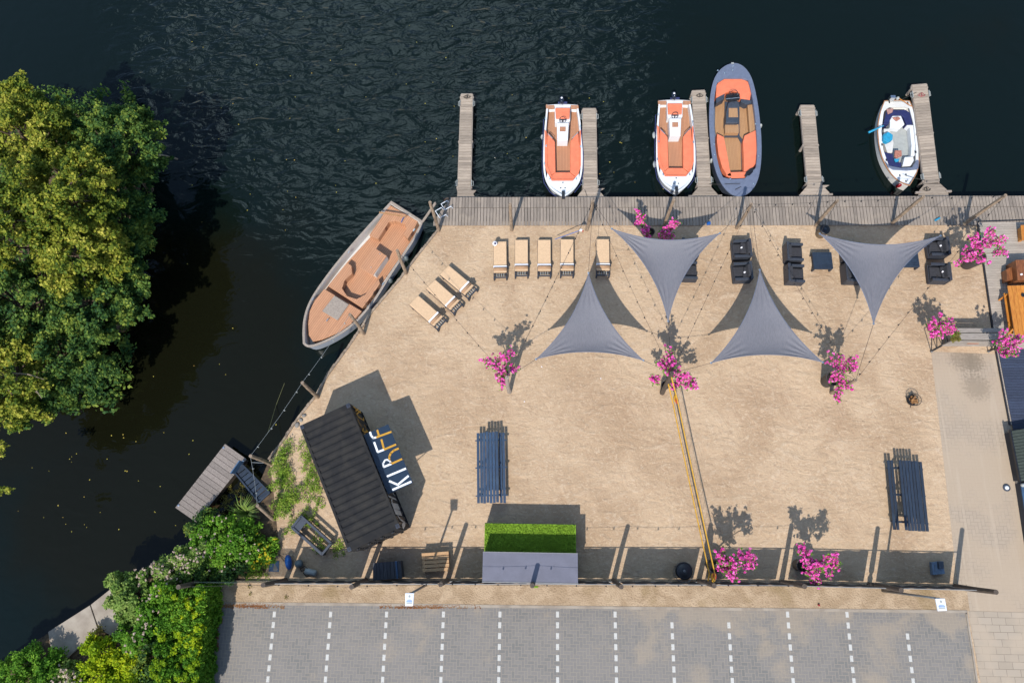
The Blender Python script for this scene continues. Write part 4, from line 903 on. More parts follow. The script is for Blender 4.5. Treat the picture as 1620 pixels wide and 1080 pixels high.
# counter opening behind the hatch and the hatch itself
fh = 2.10
fp = [G(*Zf(p), fh) for p in [(305, 365), (505, 285), (755, 905), (540, 990)]]
loc = [Ri.inverted() @ p for p in fp]; ya_, yb_ = max(p.y for p in loc), min(p.y for p in loc)
obj('counter_opening', MB().box((CW/2-.02, (ya_+yb_)/2, 1.55), (.04, ya_-yb_, 1.05)), 'black_plastic', root, local=True)
xh = max(p.x for p in loc)
mb = MB(); y0, y1 = yb_+.0, ya_-.0
mb.add([(CW/2+.0, y0, fh+.12), (xh, y0, fh), (xh, y1, fh), (CW/2, y1, fh+.12), (CW/2, y0, fh+.07), (xh, y0, fh-.05), (xh, y1, fh-.05), (CW/2, y1, fh+.07)], [(0, 1, 2, 3), (7, 6, 5, 4), (0, 4, 5, 1), (1, 5, 6, 2), (2, 6, 7, 3), (3, 7, 4, 0)])
flap = obj('hatch', mb, 'flap', root, local=True)
st_ = MB()
for yy in (y0+.08, y1-.08): st_.tube([(CW/2-.02, yy, 1.35), (xh-.1, yy, fh-.04)], .02, 6)
obj('hatch_strut', st_, 'steel', flap, local=True)
# lettering laid on the hatch (plane slopes gently)
pn = (Vector((0, 1, 0)).cross(Vector((xh-CW/2, 0, -.12)))).normalized(); pn = pn if pn.z > 0 else -pn
wn_n = Ri.to_3x3() @ pn; wp0 = Ri @ (Vector((xh, 0, fh))+pn*.006)
def letters(name, strokes, mat, par, conv, nrm, wid, Zc):
    mb = MB()
    for s in strokes:
        w = wid
        if isinstance(s[-1], (int, float)): w = s[-1]; s = s[:-1]
        pts = [conv(*Zc(p)) for p in s]
        for i, (a, b) in enumerate(zip(pts[:-1], pts[1:])):
            d = (b-a).normalized()*w*.35 if len(pts) > 2 else Vector()
            mb.bar(a-d, b+d, w, .006, up=nrm)
    return obj(name, mb, mat, par)
cf = lambda a, b: on_plane(a, b, wp0, wn_n)
K_ = [[(545, 975), (748, 886)], [(510, 880), (612, 925)], [(718, 825), (600, 922)], [(487, 832), (690, 747)]]
RW = [[(450, 732), (535, 697)], [(452, 728), (446, 695), (465, 660), (490, 652), (515, 668), (532, 694), .07]]
RY = [[(535, 697), (650, 645)], [(530, 690), (512, 655), (512, 620), (528, 585), (560, 555), (606, 535), .09]]
FW = [[(385, 573), (455, 546)], [(350, 465), (388, 570)], [(335, 422), (372, 415)], [(308, 362), (318, 395), (340, 420)]]
FY = [[(455, 546), (585, 490)], [(427, 435), (455, 540)], [(372, 415), (535, 355)], [(383, 335), (402, 400)]]
letters('lettering', K_+RW+FW, 'let_white', flap, cf, wn_n, .088, Zf); letters('lettering', RY+FY, 'let_yellow', flap, cf, wn_n, .088, Zf)
nr_ = Ri.to_3x3() @ Vector((1, 0, 0)); cs = lambda a, b: side_pt(a, b, .012)
letters('side_lettering', [[(130, 88), (165, 120), (208, 152)], [(152, 135), (180, 112)], [(205, 135), (165, 165)], [(165, 170), (180, 195), (235, 232)], [(240, 205), (238, 240)], [(178, 228), (195, 265), (212, 298)], [(242, 275), (262, 315)], [(235, 318), (228, 345), (250, 360), (285, 352), (262, 335)], [(245, 375), (258, 385)]], 'let_yellow', root, cs, nr_, .07, Zf)
def Zg(p): return (590+p[0]/9.8125, 740+p[1]/9.8125)
letters('side_lettering', [[(305, 385), (320, 400), (330, 420)], [(248, 437), (300, 462), (358, 486)], [(297, 462), (290, 520), (312, 548)], [(305, 585), (402, 600), .3], [(338, 677), (437, 700), .26], [(385, 738), (430, 800), (498, 845)], [(490, 850), (462, 912), .2]], 'let_shade', root, cs, nr_, .10, Zg)

# ================================================================= LOUNGERS
def make_lounger(label, loc, rz):
    """long axis = local y, head end (black rack) at -y"""
    root = thing('sun_lounger', label, 'sun lounger', loc, 'tan sun loungers on the sand', rz)
    W_, L_ = .70, 1.98
    f = MB()
    for s in (-1, 1): f.box((s*(W_/2-.03), 0, .26), (.06, L_, .07))
    f.box((0, L_/2-.03, .26), (W_-.12, .06, .07)); f.box((0, -L_/2+.03, .26), (W_-.12, .06, .07)); f.box((0, -L_/2+.22, .24), (W_-.12, .05, .05))
    obj('frame', f, 'lounger_frame', root, local=True, bevel=.006)
    for sx in (-1, 1):
        for y in (-L_/2+.05, L_/2-.2): obj('leg', MB().box((sx*(W_/2-.03), y-(.05 if y < 0 else 0), .13), (.07, .09, .26)), 'lounger_frame', root, local=True)
    s = MB()
    for k in range(4): s.box((-.18+k*.12, -L_/2+.13, .275), (.035, .2, .02))
    obj('slats', s, 'light_grey', root, local=True)
    m = MB(); m.box((0, .30, .355), (W_-.03, 1.36, .09)); obj('mattress', m, 'tan_cushion', root, local=True, bevel=.03)
    m = MB(); h0, h1, y0, y1 = .36, .47, -.385, -.76
    m.add([(-W_/2+.015, y0, h0-.05), (W_/2-.015, y0, h0-.05), (W_/2-.015, y1, h1-.07), (-W_/2+.015, y1, h1-.07), (-W_/2+.015, y0, h0+.06), (W_/2-.015, y0, h0+.06), (W_/2-.015, y1, h1+.02), (-W_/2+.015, y1, h1+.02)], [(3, 2, 1, 0), (4, 5, 6, 7), (0, 1, 5, 4), (1, 2, 6, 5), (2, 3, 7, 6), (3, 0, 4, 7)])
    obj('headrest', m, 'tan_cushion', root, local=True, bevel=.02)
    obj('bolster', MB().tube([(-W_/2+.02, -.57, .49), (W_/2-.02, -.57, .49)], [.085, .085], 12), 'tan_dark', root, local=True, smooth=True)
    obj('towel_band', MB().box((0, -.455, .45), (W_-.01, .14, .05)), 'white_cloth', root, local=True, bevel=.015)
    obj('side_knob', MB().box((W_/2+.03, -.45, .33), (.07, .10, .05)), 'lounger_frame', root, local=True)
    return root
def lz(p0, p1):
    a, b = G(*p0, .35), G(*p1, .35); d = (a-b); return (a+b)/2, math.atan2(d.y, d.x)-math.pi/2
LL = [(((791, 381), (791.5, 440)), 'tan lounger with a white and blue ball on it, first of the upright row'), (((825, 378), (825, 437.5)), 'second tan lounger in the upright row, right of the one with the ball'),
      (((861, 378), (861, 437.5)), 'middle tan lounger of the upright row of five'), (((897, 377), (897, 437)), 'tan lounger touched by the thin blue pole, fourth in the upright row'), (((953.5, 376.5), (954, 437)), 'tan lounger standing apart right of the others, its edge in the sail shade'),
      (((655, 475), (698.5, 513)), 'lowest of the three slanted tan loungers'), (((682, 450), (724, 487.5)), 'middle one of the three slanted tan loungers'), (((703.5, 427.5), (747, 464)), 'upper one of the three slanted tan loungers, nearest the upright row')]
L0 = None
for (a, lab) in LL:
    c, rz = lz(*a)
    if L0 is None: L0 = make_lounger(lab, (c.x, c.y, 0), rz)
    else: L1 = copy_tree(L0, loc=(c.x, c.y, 0), rz=rz); L1['label'] = lab
p = G(783, 385.5, .5); b_ = MB().ball((p.x, p.y, .40+.13), .13, 16); o = obj('beach_ball', b_, 'white_cloth', smooth=True); tag(o, 'white ball with a blue patch on the first upright lounger', 'ball')
obj('panel', MB().ball((p.x+.01, p.y-.03, .40+.20), .075, 12, (1, 1, .9)), 'navy_vinyl', o, smooth=True)
a, b = G(878, 378.5, .55), G(919, 364, 1.1)
o = obj('blue_pole', MB().tube([a, b], .018, 8), 'blue_bright'); tag(o, 'thin blue pole leaning from a lounger towards a boardwalk post', 'pole')
obj('pole_head', MB().ball(b, .09, 10, (1, .8, 1)), 'white_cloth', o, smooth=True); obj('pole_tip', MB().ball(b+Vector((.1, -.06, 0)), .045, 8), 'red_strap', o, smooth=True)

# ================================================================= ARMCHAIRS AND LOW TABLES
def make_chair(label, loc, rz):
    """faces local +x"""
    root = thing('armchair', label, 'armchair', loc, 'black rattan armchairs on the beach', rz)
    D, Wd = .92, .96
    f = MB(); f.box((0, 0, .17), (D-.06, Wd-.06, .24)); obj('base', f, 'rattan', root, local=True, bevel=.01)
    for s in (-1, 1):
        a_ = MB(); a_.box((-.02, s*(Wd/2-.07), .58), (D-.06, .14, .05)); a_.box((-.02, s*(Wd/2-.035), .30), (D-.10, .05, .56)); a_.box((D/2-.10, s*(Wd/2-.07), .30), (.08, .13, .56)); obj('armrest', a_, 'rattan', root, local=True, bevel=.01)
    b_ = MB(); b_.box((-D/2+.05, 0, .40), (.09, Wd-.02, .72)); b_.box((-D/2+.07, 0, .74), (.13, Wd-.02, .05)); obj('backrest', b_, 'rattan', root, local=True, bevel=.01)
    obj('seat_cushion', MB().box((.08, 0, .36), (.66, Wd-.32, .14)), 'cushion_black', root, local=True, bevel=.035)
    m = Matrix.Rotation(-.22, 3, 'Y'); obj('back_cushion', MB().box((-.27, 0, .60), (.16, Wd-.32, .42), m=m), 'cushion_black', root, local=True, bevel=.05)
    for sx in (-1, 1):
        for sy in (-1, 1): obj('foot', MB().box((sx*(D/2-.1), sy*(Wd/2-.09), .03), (.06, .06, .06)), 'metal_black', root, local=True)
    return root
CH_ = [((1092, 393), 0, 'black armchair hidden furthest under the left upper sail'), ((1090, 428), 0, 'black armchair peeking out below the right edge of the left upper sail'),
       ((1173, 394), math.pi, 'upper black armchair of the pair above the right lower sail tip'), ((1174, 430), math.pi, 'lower black armchair of the pair above the right lower sail tip'),
       ((1257, 399), 0, 'upper black armchair just left of the uncovered blue table'), ((1259, 433), 0, 'lower black armchair just left of the uncovered blue table'),
       ((1348, 398), 0, 'black armchair hidden under the right upper sail'), ((1350, 432), 0, 'black armchair half covered by the left edge of the right upper sail'),
       ((1484, 391), math.pi, 'upper black armchair at the right corner of the right upper sail'), ((1486, 431), math.pi, 'lower black armchair standing clear of the right upper sail, near the large pot')]
c0 = None; chairs = []
for (q, rz, lab) in CH_:
    p = G(*q, .5); rz += random.uniform(-.06, .06)
    if c0 is None: c0 = make_chair(lab, (p.x, p.y, 0), rz); chairs.append(c0)
    else: c = copy_tree(c0, loc=(p.x, p.y, 0), rz=rz); c['label'] = lab; chairs.append(c)
for q, lab in (((1176, 392), 'black folded cushion with a white tag on the upper chair above the lower sail tip'), ((1181, 431), 'black bag with a pale tag on the lower chair above the lower sail tip'), ((1491, 389), 'dark folded cushion with a pale tag on the chair at the sail corner'), ((1494, 430), 'dark folded cushion with a pale tag on the chair standing clear of the sail')):
    p = G(*q, .55); r_ = random.uniform(-.3, .3); o = obj('folded_cushion', MB().box((p.x+.02, p.y, .50), (.34, .6, .14), r_), 'cushion_black', bevel=.05); tag(o, lab, 'cushion', 'loose cushions on the armchairs')
    obj('tag', MB().box((p.x-.1, p.y, .575), (.10, .07, .012), .6), 'white_cloth', o)
def make_table(label, loc, rz=0):
    root = thing('low_table', label, 'low table', loc, 'low blue tables between the armchairs', rz)
    m = MB()
    for k in range(8): m.box((0, -.395+k*.113, .40), (.96, .104, .035))
    obj('table_top', m, 'blue_wood', root, local=True)
    m = MB()
    for s in (-1, 1): m.box((s*.44, 0, .34), (.05, .88, .08)); m.box((0, s*.42, .34), (.83, .05, .08))
    obj('apron', m, 'blue_wood', root, local=True)
    for sx in (-1, 1):
        for sy in (-1, 1): obj('leg', MB().box((sx*.43, sy*.41, .15), (.08, .08, .30)), 'blue_wood', root, local=True)
    return root
p = G(1301.5, 412, .42); t0 = make_table('low blue plank table standing uncovered between two armchair groups', (p.x, p.y, 0))
p = G(1438, 409, .42); t1 = copy_tree(t0, loc=(p.x, p.y, 0)); t1['label'] = 'low blue plank table half under the right edge of the right upper sail'
# fire drum
p = G(1297, 371, .0); root = thing('fire_drum', 'round black open drum standing in the sand at a boardwalk post', 'drum', (p.x, p.y, 0))
obj('drum_wall', MB().lathe((p.x, p.y, 0), [(.235, 0), (.25, .3), (.25, .62), (.25, .66), (.21, .66), (.21, .2)], 28), 'bin_side', root, smooth=False)
obj('rim', MB().lathe((p.x, p.y, .6), [(.262, 0), (.262, .06), (.252, .07)], 28), 'black_plastic', root); obj('inner_bowl', MB().lathe((p.x, p.y, .0), [(.245, .672), (.23, .68), (.18, .676)], 28), 'black_plastic', root)
obj('nozzle', MB().lathe((p.x, p.y, .64), [(.08, 0), (.07, .08), (.03, .1)], 16), 'blue_wood', root)
tag(obj('cooler_box', MB().box(G(1121, 353.5, .13), (.18, .14, .14), .1), 'blue_bright', bevel=.01), 'tiny blue box on the boardwalk between two posts', 'box')
tag(obj('bottle', MB().tube([G(1479, 349, .1), G(1487, 344.5, .14)], [.05, .04], 10), 'cyan', smooth=False), 'pale blue bottle lying on the boardwalk edge near the armchairs', 'bottle')

# ================================================================= PICNIC TABLES
def picnic(label, pA, pB, hw=.37, mat='blue_wood', group='dark blue picnic tables on the sand', gap=.0, ntop=5, tw_=.75):
    a, b = G(*pA, .76), G(*pB, .76); c = (a+b)/2; d = a-b; rz = math.atan2(d.y, d.x)-math.pi/2; L = d.length
    root = thing('picnic_table', label, 'picnic table', (c.x, c.y, 0), group, rz)
    m = MB()
    for k in range(ntop): m.box((-tw_/2+(k+.5)*tw_/ntop, random.uniform(-.02, .02), .75), (tw_/ntop-.027, L, .04))
    obj('table_top', m, mat, root, local=True)
    for s in (-1, 1):
        m = MB()
        for k in range(2): m.box((s*(tw_/2+.085+gap+k*.152), random.uniform(-.02, .02), .44), (.122, L, .04))
        obj('bench_seat', m, mat, root, local=True)
    for y in (-L/2+.35, 0, L/2-.35):
        m = MB(); m.box((0, y, .40), (1.5+2*gap, .05, .08)); m.box((0, y, .71), (.8, .05, .07))
        for s in (-1, 1): m.bar((s*.28, y+.045, .72), (s*.62, y+.045, 0.0), .08, .04, up=(0, 1, 0))
        obj('trestle', m, mat, root, local=True)
    m = MB()
    for y, yy in ((-L/2+.4, -.5), (L/2-.4, .5)): m.bar((0, y, .42), (0, yy, .70), .06, .04)
    obj('brace', m, mat, root, local=True)
    return root
picnic('dark blue picnic table left, between the container and the turfed kiosk', (775.5, 683), (777, 795), mat='blue_wood_pale')
picnic('dark blue picnic table right, beside the sandy brick pavement', (1436, 728), (1447, 839), gap=.07, ntop=6, tw_=.84)

# ================================================================= KIOSK WITH TURF TOP
k = [G(764, 872.5, 2.02), G(914, 872.5, 2.02), G(914, 921, 2.02), G(764, 921, 2.02)]
root = thing('kiosk', 'grey-roofed kiosk counter with a bright artificial turf shelf in front', 'kiosk', G(840, 880))
x0_, x1_, y1_, y0_ = k[0].x, k[1].x, k[0].y, k[3].y
m = MB()
for i in range(1): m.prism([(x0_, y0_), (x1_, y0_), (x1_, y1_), (x0_, y1_)], 1.98, 2.02)
obj('roof', m, 'kiosk_roof', root, bevel=.008)
m = MB(); m.box(((x0_+x1_)/2, y0_+.03, 2.0), (x1_-x0_+.02, .04, .07)); m.box(((x0_+x1_)/2, y1_-.0, 2.0), (x1_-x0_+.02, .03, .065)); obj('roof_trim', m, 'rail', root)
m = MB()
for xx in (x0_+.04, (x0_+x1_)/2, x1_-.04):
    for yy in (y0_+.05, y1_-.05): m.box((xx, yy, .99), (.07, .07, 1.98))
obj('corner_post', m, 'kiosk_wall', root)
obj('back_wall', MB().box(((x0_+x1_)/2, y0_+.02, 1.0), (x1_-x0_-.1, .03, 1.9)), 'kiosk_wall', root)
obj('side_wall', MB().box((x1_-.05, (y0_+y1_)/2, 1.0), (.03, y1_-y0_-.1, 1.94)), 'kiosk_wall', root); obj('side_wall', MB().box((x0_+.05, (y0_+y1_)/2, 1.0), (.03, y1_-y0_-.1, 1.94)), 'kiosk_wall', root)
ta, tb, tcy = G(767, 829, 1.1), G(911, 829, 1.1), G(767, 829, 1.1).y+.05
m = MB().prism([(ta.x, y1_-.6), (tb.x, y1_-.6), (tb.x, tcy), (ta.x, tcy)], 1.06, 1.10); obj('turf_shelf', m, 'turf', root)
rg = np.random.default_rng(3)
cs_ = np.stack([rg.uniform(ta.x+.03, tb.x-.03, 5200), rg.uniform(y1_-.1, tcy-.02, 5200), np.full(5200, 1.105)], 1); tf = leaves_mesh('turf_pile', cs_, .02, 3, .035, 'turf', root, seed=3, up=0)
m = MB(); m.box(((ta.x+tb.x)/2, tcy+.012, .54), (tb.x-ta.x, .02, 1.06)); m.box((ta.x+.01, (tcy+y1_)/2, .5), (.02, tcy-y1_, 1.04)); m.box((tb.x-.01, (tcy+y1_)/2, .5), (.02, tcy-y1_, 1.04)); obj('counter_front', m, 'kiosk_wall', root)

# ================================================================= FENCE WITH SCREEN PANELS
fb = [(330, 916), (452, 917.5), (579, 917.5), (708, 918), (843, 918), (971, 918.5), (1105, 919), (1236, 920.5), (1375, 924), (1511, 927)]
ft = [(282, 928), (416, 925), (556, 928), (697, 924), (842, 926), (983, 927.7), (1130, 926), (1273, 927), (1426, 933), (1576, 936)]
froot = thing('privacy_fence', 'long fence of dark cloth screens on wooden posts between beach and parking lot', 'fence', G(900, 918))
FT = []; FB = []
for b, t_ in zip(fb, ft):
    q, e = G(*b), G(*t_, 2.95); FT.append(e); FB.append(q); n = 8; off = Vector((random.uniform(-.03, .03), random.uniform(-.03, .03), 0)); pts = [Vector((q.x, q.y, -.05)).lerp(e, i/n)+off*math.sin(i/n*math.pi) for i in range(n+1)]
    obj('post', MB().tube(pts, [.12-.02*i/n for i in range(n+1)], 12), 'dark_post', froot)
for i, (a, b) in enumerate(zip(FB[:-1], FB[1:])):
    d = (b-a).normalized(); nrm = Vector((-d.y, d.x, 0)); s = .27
    if i == 0: continue
    p, q = a+d*s-nrm*.02, b-d*s-nrm*.02; lo, hi = .16, 1.75; n = 16; vs = []
    for z in (lo, .9, hi):
        for j in range(n+1): vs.append(p.lerp(q, j/n)+Vector((0, 0, z-(.04*math.sin(j/n*math.pi) if z == hi else 0)))+nrm*.02*math.sin(j*1.7+i))
    m = MB().add(vs, [(r*(n+1)+j, r*(n+1)+j+1, (r+1)*(n+1)+j+1, (r+1)*(n+1)+j) for r in (0, 1) for j in range(n)])
    o = obj('screen_panel', m, 'screen', froot); md = o.modifiers.new('thickness', 'SOLIDIFY'); md.thickness = .012
    m = MB(); m.tube([a+Vector((0, 0, 1.8))-nrm*.03, b+Vector((0, 0, 1.8))-nrm*.03], .02, 8); m.tube([a+Vector((0, 0, .12))-nrm*.03, b+Vector((0, 0, .12))-nrm*.03], .02, 8); obj('rail', m, 'rail', froot)
a, b = G(335, 917), G(452, 917.5); m = MB().add([a+Vector((0, 0, .2)), b+Vector((0, 0, .2)), b+Vector((0, -.02, 1.7)), a+Vector((0, 0, 1.8))], [(0, 1, 2, 3)]); o = obj('gauze_panel', m, 'gauze', froot); md = o.modifiers.new('thickness', 'SOLIDIFY'); md.thickness = .006
m = MB()
for a, b in zip(FB[:-1], FB[1:]): m.bar(a+Vector((0, -.05, .05)), b+Vector((0, -.05, .05)), .05, .12)
obj('kick_board', m, 'edge_wood', froot)
string('light string along the tops of the parking fence', FT[:8], .10, .95)

# volleyball net
na, nb = PT['m2'], G(1105, 917)
root = thing('beach_net', 'beach volleyball net with yellow tapes stretched from sand post to fence', 'net', G(1085, 770))
A1, B1 = G(1057, 645), G(1112, 905)
for z, nm in ((2.30, 'top_tape'), (1.25, 'bottom_tape')):
    a = Vector((A1.x, A1.y, z)); b = Vector((B1.x, B1.y, z)); m = MB(); pts = sag(a, b, .08, 10)
    for p, q in zip(pts[:-1], pts[1:]): m.bar(p, q, .045, .05)
    obj(nm, m, 'yellow', root)
a0_, b0_ = Vector((A1.x, A1.y, 1.25)), Vector((B1.x, B1.y, 1.25)); m = MB(); n = 16
for i in range(n+1):
    p = a0_.lerp(b0_, i/n); m.tube([p-Vector((0, 0, .04*math.sin(i/n*math.pi)*2)), p+Vector((0, 0, 1.0))], .004, 4)
for k in range(2, 6, 3): m.tube([a0_+Vector((0, 0, k*.18-.06)), a0_.lerp(b0_, .5)+Vector((0, 0, k*.18-.13)), b0_+Vector((0, 0, k*.18-.06))], .006, 4)
obj('cords', m, 'rope', root)
for c_, pst in ((A1, PT['m2']), (B1, FT[6])):
    m = MB(); b2 = G(1047.5, 621) if pst is PT['m2'] else FB[6]
    for z in (1.25, 2.30): m.tube([Vector((c_.x, c_.y, z)), Vector((b2.x, b2.y, z)).lerp(pst, .3 if z < 2 else .6)*1.0], .03, 6)
    m.ball((c_.x, c_.y+(.12 if pst is PT['m2'] else -.12), 1.9), .10, 8, (1, 2, 2)); obj('strap', m, 'yellow', root)
    obj('strap', MB().ball((c_.x+.02, c_.y-.03, 2.12), .08, 8, (1, 2, 1.4)), 'red_strap', root)

# ================================================================= THINGS ALONG THE FENCE
def box_thing(name, label, cat, pl, z0, z1, mat, bv=.01): return tag(obj(name, MB().pp(pl, z0, z1), mat, bevel=bv), label, cat)
# pallet
root = thing('wooden_pallet', 'light wooden pallet laid on the shaded sand by the fence', 'pallet', G(689, 889)); p4 = [G(667, 874.5, .5), G(709.5, 871.5, .5), G(711, 903, .5), G(668.5, 905.5, .5)]
zt = .50
for i in range(5):
    a0, a1 = (i+.04)/5*1.0, (i+.82)/5; q = [p4[0].lerp(p4[3], a0), p4[1].lerp(p4[2], a0), p4[1].lerp(p4[2], a1), p4[0].lerp(p4[3], a1)]; obj('board', MB().prism([(p.x, p.y) for p in q], zt-.03, zt), 'pallet_wood', root)
for a0 in (.02, .46, .9):
    q = [p4[0].lerp(p4[1], a0), p4[0].lerp(p4[1], a0+.08), p4[3].lerp(p4[2], a0+.08), p4[3].lerp(p4[2], a0)]; obj('stringer', MB().prism([(p.x, p.y) for p in q], 0, zt-.03), 'pallet_wood', root)
# dark slatted bench
root = thing('slatted_crate', 'black slatted wooden crate beside the container doors', 'crate', G(612, 903)); p4 = [G(590, 890, .62), G(634, 886.5, .62), G(637, 914, .62), G(590, 918, .62)]
m = MB()
for i in range(8):
    a0, a1 = i/8, (i+.9)/8; q = [p4[0].lerp(p4[1], a0), p4[0].lerp(p4[1], a1), p4[3].lerp(p4[2], a1), p4[3].lerp(p4[2], a0)]; m.prism([(p.x, p.y) for p in q], .59, .62)
obj('lid', m, 'crate_black', root)
c = sum(p4, Vector())/4; obj('box', MB().prism([(p.lerp(c, .04).x, p.lerp(c, .04).y) for p in p4], .0, .585), 'crate_black', root)
q = [p4[1].lerp(p4[0], .2), p4[1].lerp(p4[0], .14), p4[2].lerp(p4[3], .14), p4[2].lerp(p4[3], .2)]; obj('rail', MB().prism([(p.x, p.y) for p in q], .621, .66), 'sheet_blue', root)
# planter frame
pl = [(476, 816), (523.5, 859), (509, 876.5), (461.5, 834)]; P_ = [G(*p, .55) for p in pl]
root = thing('planter_frame', 'blue-grey empty rectangular planter frame standing in the weedy sand', 'planter', G(493, 848)); c = sum(P_, Vector())/4
m = MB()
for a, b in zip(P_, P_[1:]+P_[:1]): m.bar(a+Vector((0, 0, -.03)), b+Vector((0, 0, -.03)), .10, .06)
obj('top_rim', m, 'boat_dark', root)
m = MB()
for i, (a, b) in enumerate(zip(P_, P_[1:]+P_[:1])):
    d = (c-(a+b)/2).normalized()*.01; m.bar(a+d+Vector((0, 0, -.36)), b+d+Vector((0, 0, -.36)), .03, .22) if i in (0, 1, 2, 3) else 0
obj('side_panel', m, 'boat_dark', root)
for p in P_: obj('leg', MB().box((p.x, p.y, .24), (.08, .08, .5), .8), 'boat_dark', root)
m = MB(); a, b = P_[0].lerp(P_[1], .03), P_[3].lerp(P_[2], .03); a2, b2 = P_[0].lerp(P_[1], .2), P_[3].lerp(P_[2], .2); m.prism([(v.x, v.y) for v in (a, b, b2, a2)], .47, .50); obj('shelf', m, 'boat_dark', root)
tag(obj('floor_hatch', MB().pp([(426.5, 887), (441.5, 887), (441, 904), (425, 903.5)], .005, .03), 'sheet_blue'), 'flat blue square sheet with a worn pale patch on the shaded sand', 'sheet')
obj('worn_patch', MB().pp([(432, 901.5), (432.5, 897), (434, 894), (433.5, 890), (435, 889.5), (436, 894), (438, 897), (439.5, 900), (438, 902.5), (434.5, 903)], .03, .034), 'stone', bpy.data.objects['floor_hatch'])
m = MB().ball(G(456.5, 889, .2), .30, 14, (.55, 1.2, .6), .25); o = obj('kayak_bag', m, 'blue_bright', smooth=True); tag(o, 'bright blue rolled bag lying beside the fence post shadow', 'bag')
obj('cord', MB().tube([G(452, 884, .3), G(446, 879, .1), G(441, 876, .05), G(445, 882, .03), G(450, 888, .03)], .012, 5), 'rope', o)
o = obj('float_ball', MB().ball(G(473, 891, .25), .20, 16), 'grey_ball', smooth=True); tag(o, 'round grey float ball next to the bright blue bag', 'float')
a, b = G(483, 902.5, .2), G(500, 906.5, .2); o = obj('gas_cylinder', MB().tube([a.lerp(b, -.04), a, a.lerp(b, .1), b.lerp(a, .1), b, b.lerp(a, -.05)], [.05, .12, .15, .15, .12, .05], 16), 'light_grey', smooth=True); tag(o, 'pale lying gas cylinder with dark tubing near the round float', 'gas cylinder')
obj('tubing', MB().tube([G(483, 901, .3), G(477, 903, .2), G(475, 899, .05), G(482, 895, .3), G(487, 899, .25), G(480, 906, .05), G(485, 912, .03), G(490, 909, .03)], .022, 6), 'rope', o)
# barbecue drum
p = G(1078, 901.5, .0); root = thing('barbecue', 'black round barbecue tub with a wire guard, left of the yellow net end', 'barbecue', (p.x, p.y, 0))
obj('bowl', MB().lathe((p.x, p.y, 0), [(.25, .25), (.37, .45), (.38, .62), (.36, .64), (.33, .60), (.2, .46)], 32), 'black_plastic', root); obj('lid_ring', MB().lathe((p.x, p.y, .6), [(.34, .0), (.34, .05), (.30, .05), (.16, .09), (.05, .1)], 32), 'metal_black', root)
obj('knob', MB().lathe((p.x, p.y, .70), [(.06, 0), (.06, .04), (.03, .05)], 12), 'galv', root)
m = MB()
for i in range(20):
    a = i*math.pi/10; m.tube([(p.x+.4*math.cos(a), p.y-.05+.4*math.sin(a), .02), (p.x+.44*math.cos(a), p.y-.05+.44*math.sin(a), .55)], .006, 4)
m.tube([(p.x+.44*math.cos(a*.2), p.y-.05+.44*math.sin(a*.2), .55) for a in range(33)], .012, 5); obj('wire_guard', m, 'galv', root)
for a in (.5, 2.6, 4.7): obj('leg', MB().tube([(p.x+.2*math.cos(a), p.y+.2*math.sin(a), .4), (p.x+.34*math.cos(a), p.y+.34*math.sin(a), 0)], .02, 6), 'metal_black', root)
# blue utility box
root = thing('utility_box', 'small blue-grey utility box at the right end of the fence', 'utility box', G(1485, 898)); obj('cabinet', MB().pp([(1474, 889), (1492, 887), (1495, 907), (1476, 909)], 0, .22), 'util_grey', root, bevel=.01)
obj('socket', MB().pp([(1485, 888), (1493, 887.5), (1493.5, 899), (1486, 899)], .22, .36), 'boat_dark', root, bevel=.01); obj('handle', MB().tube([G(1479, 893, .22), G(1479, 893, .28), G(1479, 903, .28), G(1479, 903, .22)], .01, 5), 'metal_black', root)
# street lamps
def lamp(label, base, top, head, hh=4.6):
    root = thing('street_lamp', label, 'street lamp', G(*base), 'flat-headed street lamps at the parking lot'); b, t_ = G(*base), G(*top, hh-.12)
    obj('pole', MB().tube([b, b.lerp(t_, .5), t_], [.06, .05, .042], 12), 'galv', root, smooth=True)
    hp = [G(*q, hh) for q in head]; cc = sum(hp, Vector())/4
    obj('arm', MB().tube([t_, (hp[0]+hp[1])/2+Vector((0, 0, -.04))], .03, 8), 'metal_black', root)
    o = obj('lamp_head', MB().prism([(q.x, q.y) for q in hp], hh-.07, hh), 'lamp_white', root, bevel=.015)
    e = lambda u, v: hp[0].lerp(hp[1], u).lerp(hp[3].lerp(hp[2], u), v)
    obj('lens_mark', MB().prism([(q.x, q.y) for q in (e(.15, .58), e(.85, .58), e(.85, .72), e(.15, .72))], hh, hh+.004), 'lamp_blue', o); obj('lens_mark', MB().prism([(q.x, q.y) for q in (e(.3, .5), e(.7, .5), e(.8, .56), e(.2, .56))], hh, hh+.004), 'lamp_blue', o)
    obj('lens_mark', MB().prism([(q.x, q.y) for q in (e(.15, .76), e(.85, .76), e(.85, .84), e(.15, .84))], hh, hh+.004), 'light_grey', o); obj('sensor', MB().lathe(e(.5, .27), [(.045, 0), (.045, .012), (.02, .014)], 10), 'light_grey', o)
lamp('left street lamp with a white flat head, behind the pallet', (674, 925), (652, 937), [(641, 937.5), (655, 937.5), (653.5, 958), (641, 958)])
lamp('right street lamp with a long grey pole, near the end of the fence', (1396, 934), (1480, 945.5), [(1480, 946), (1495, 946), (1498.5, 965.5), (1484, 966)])

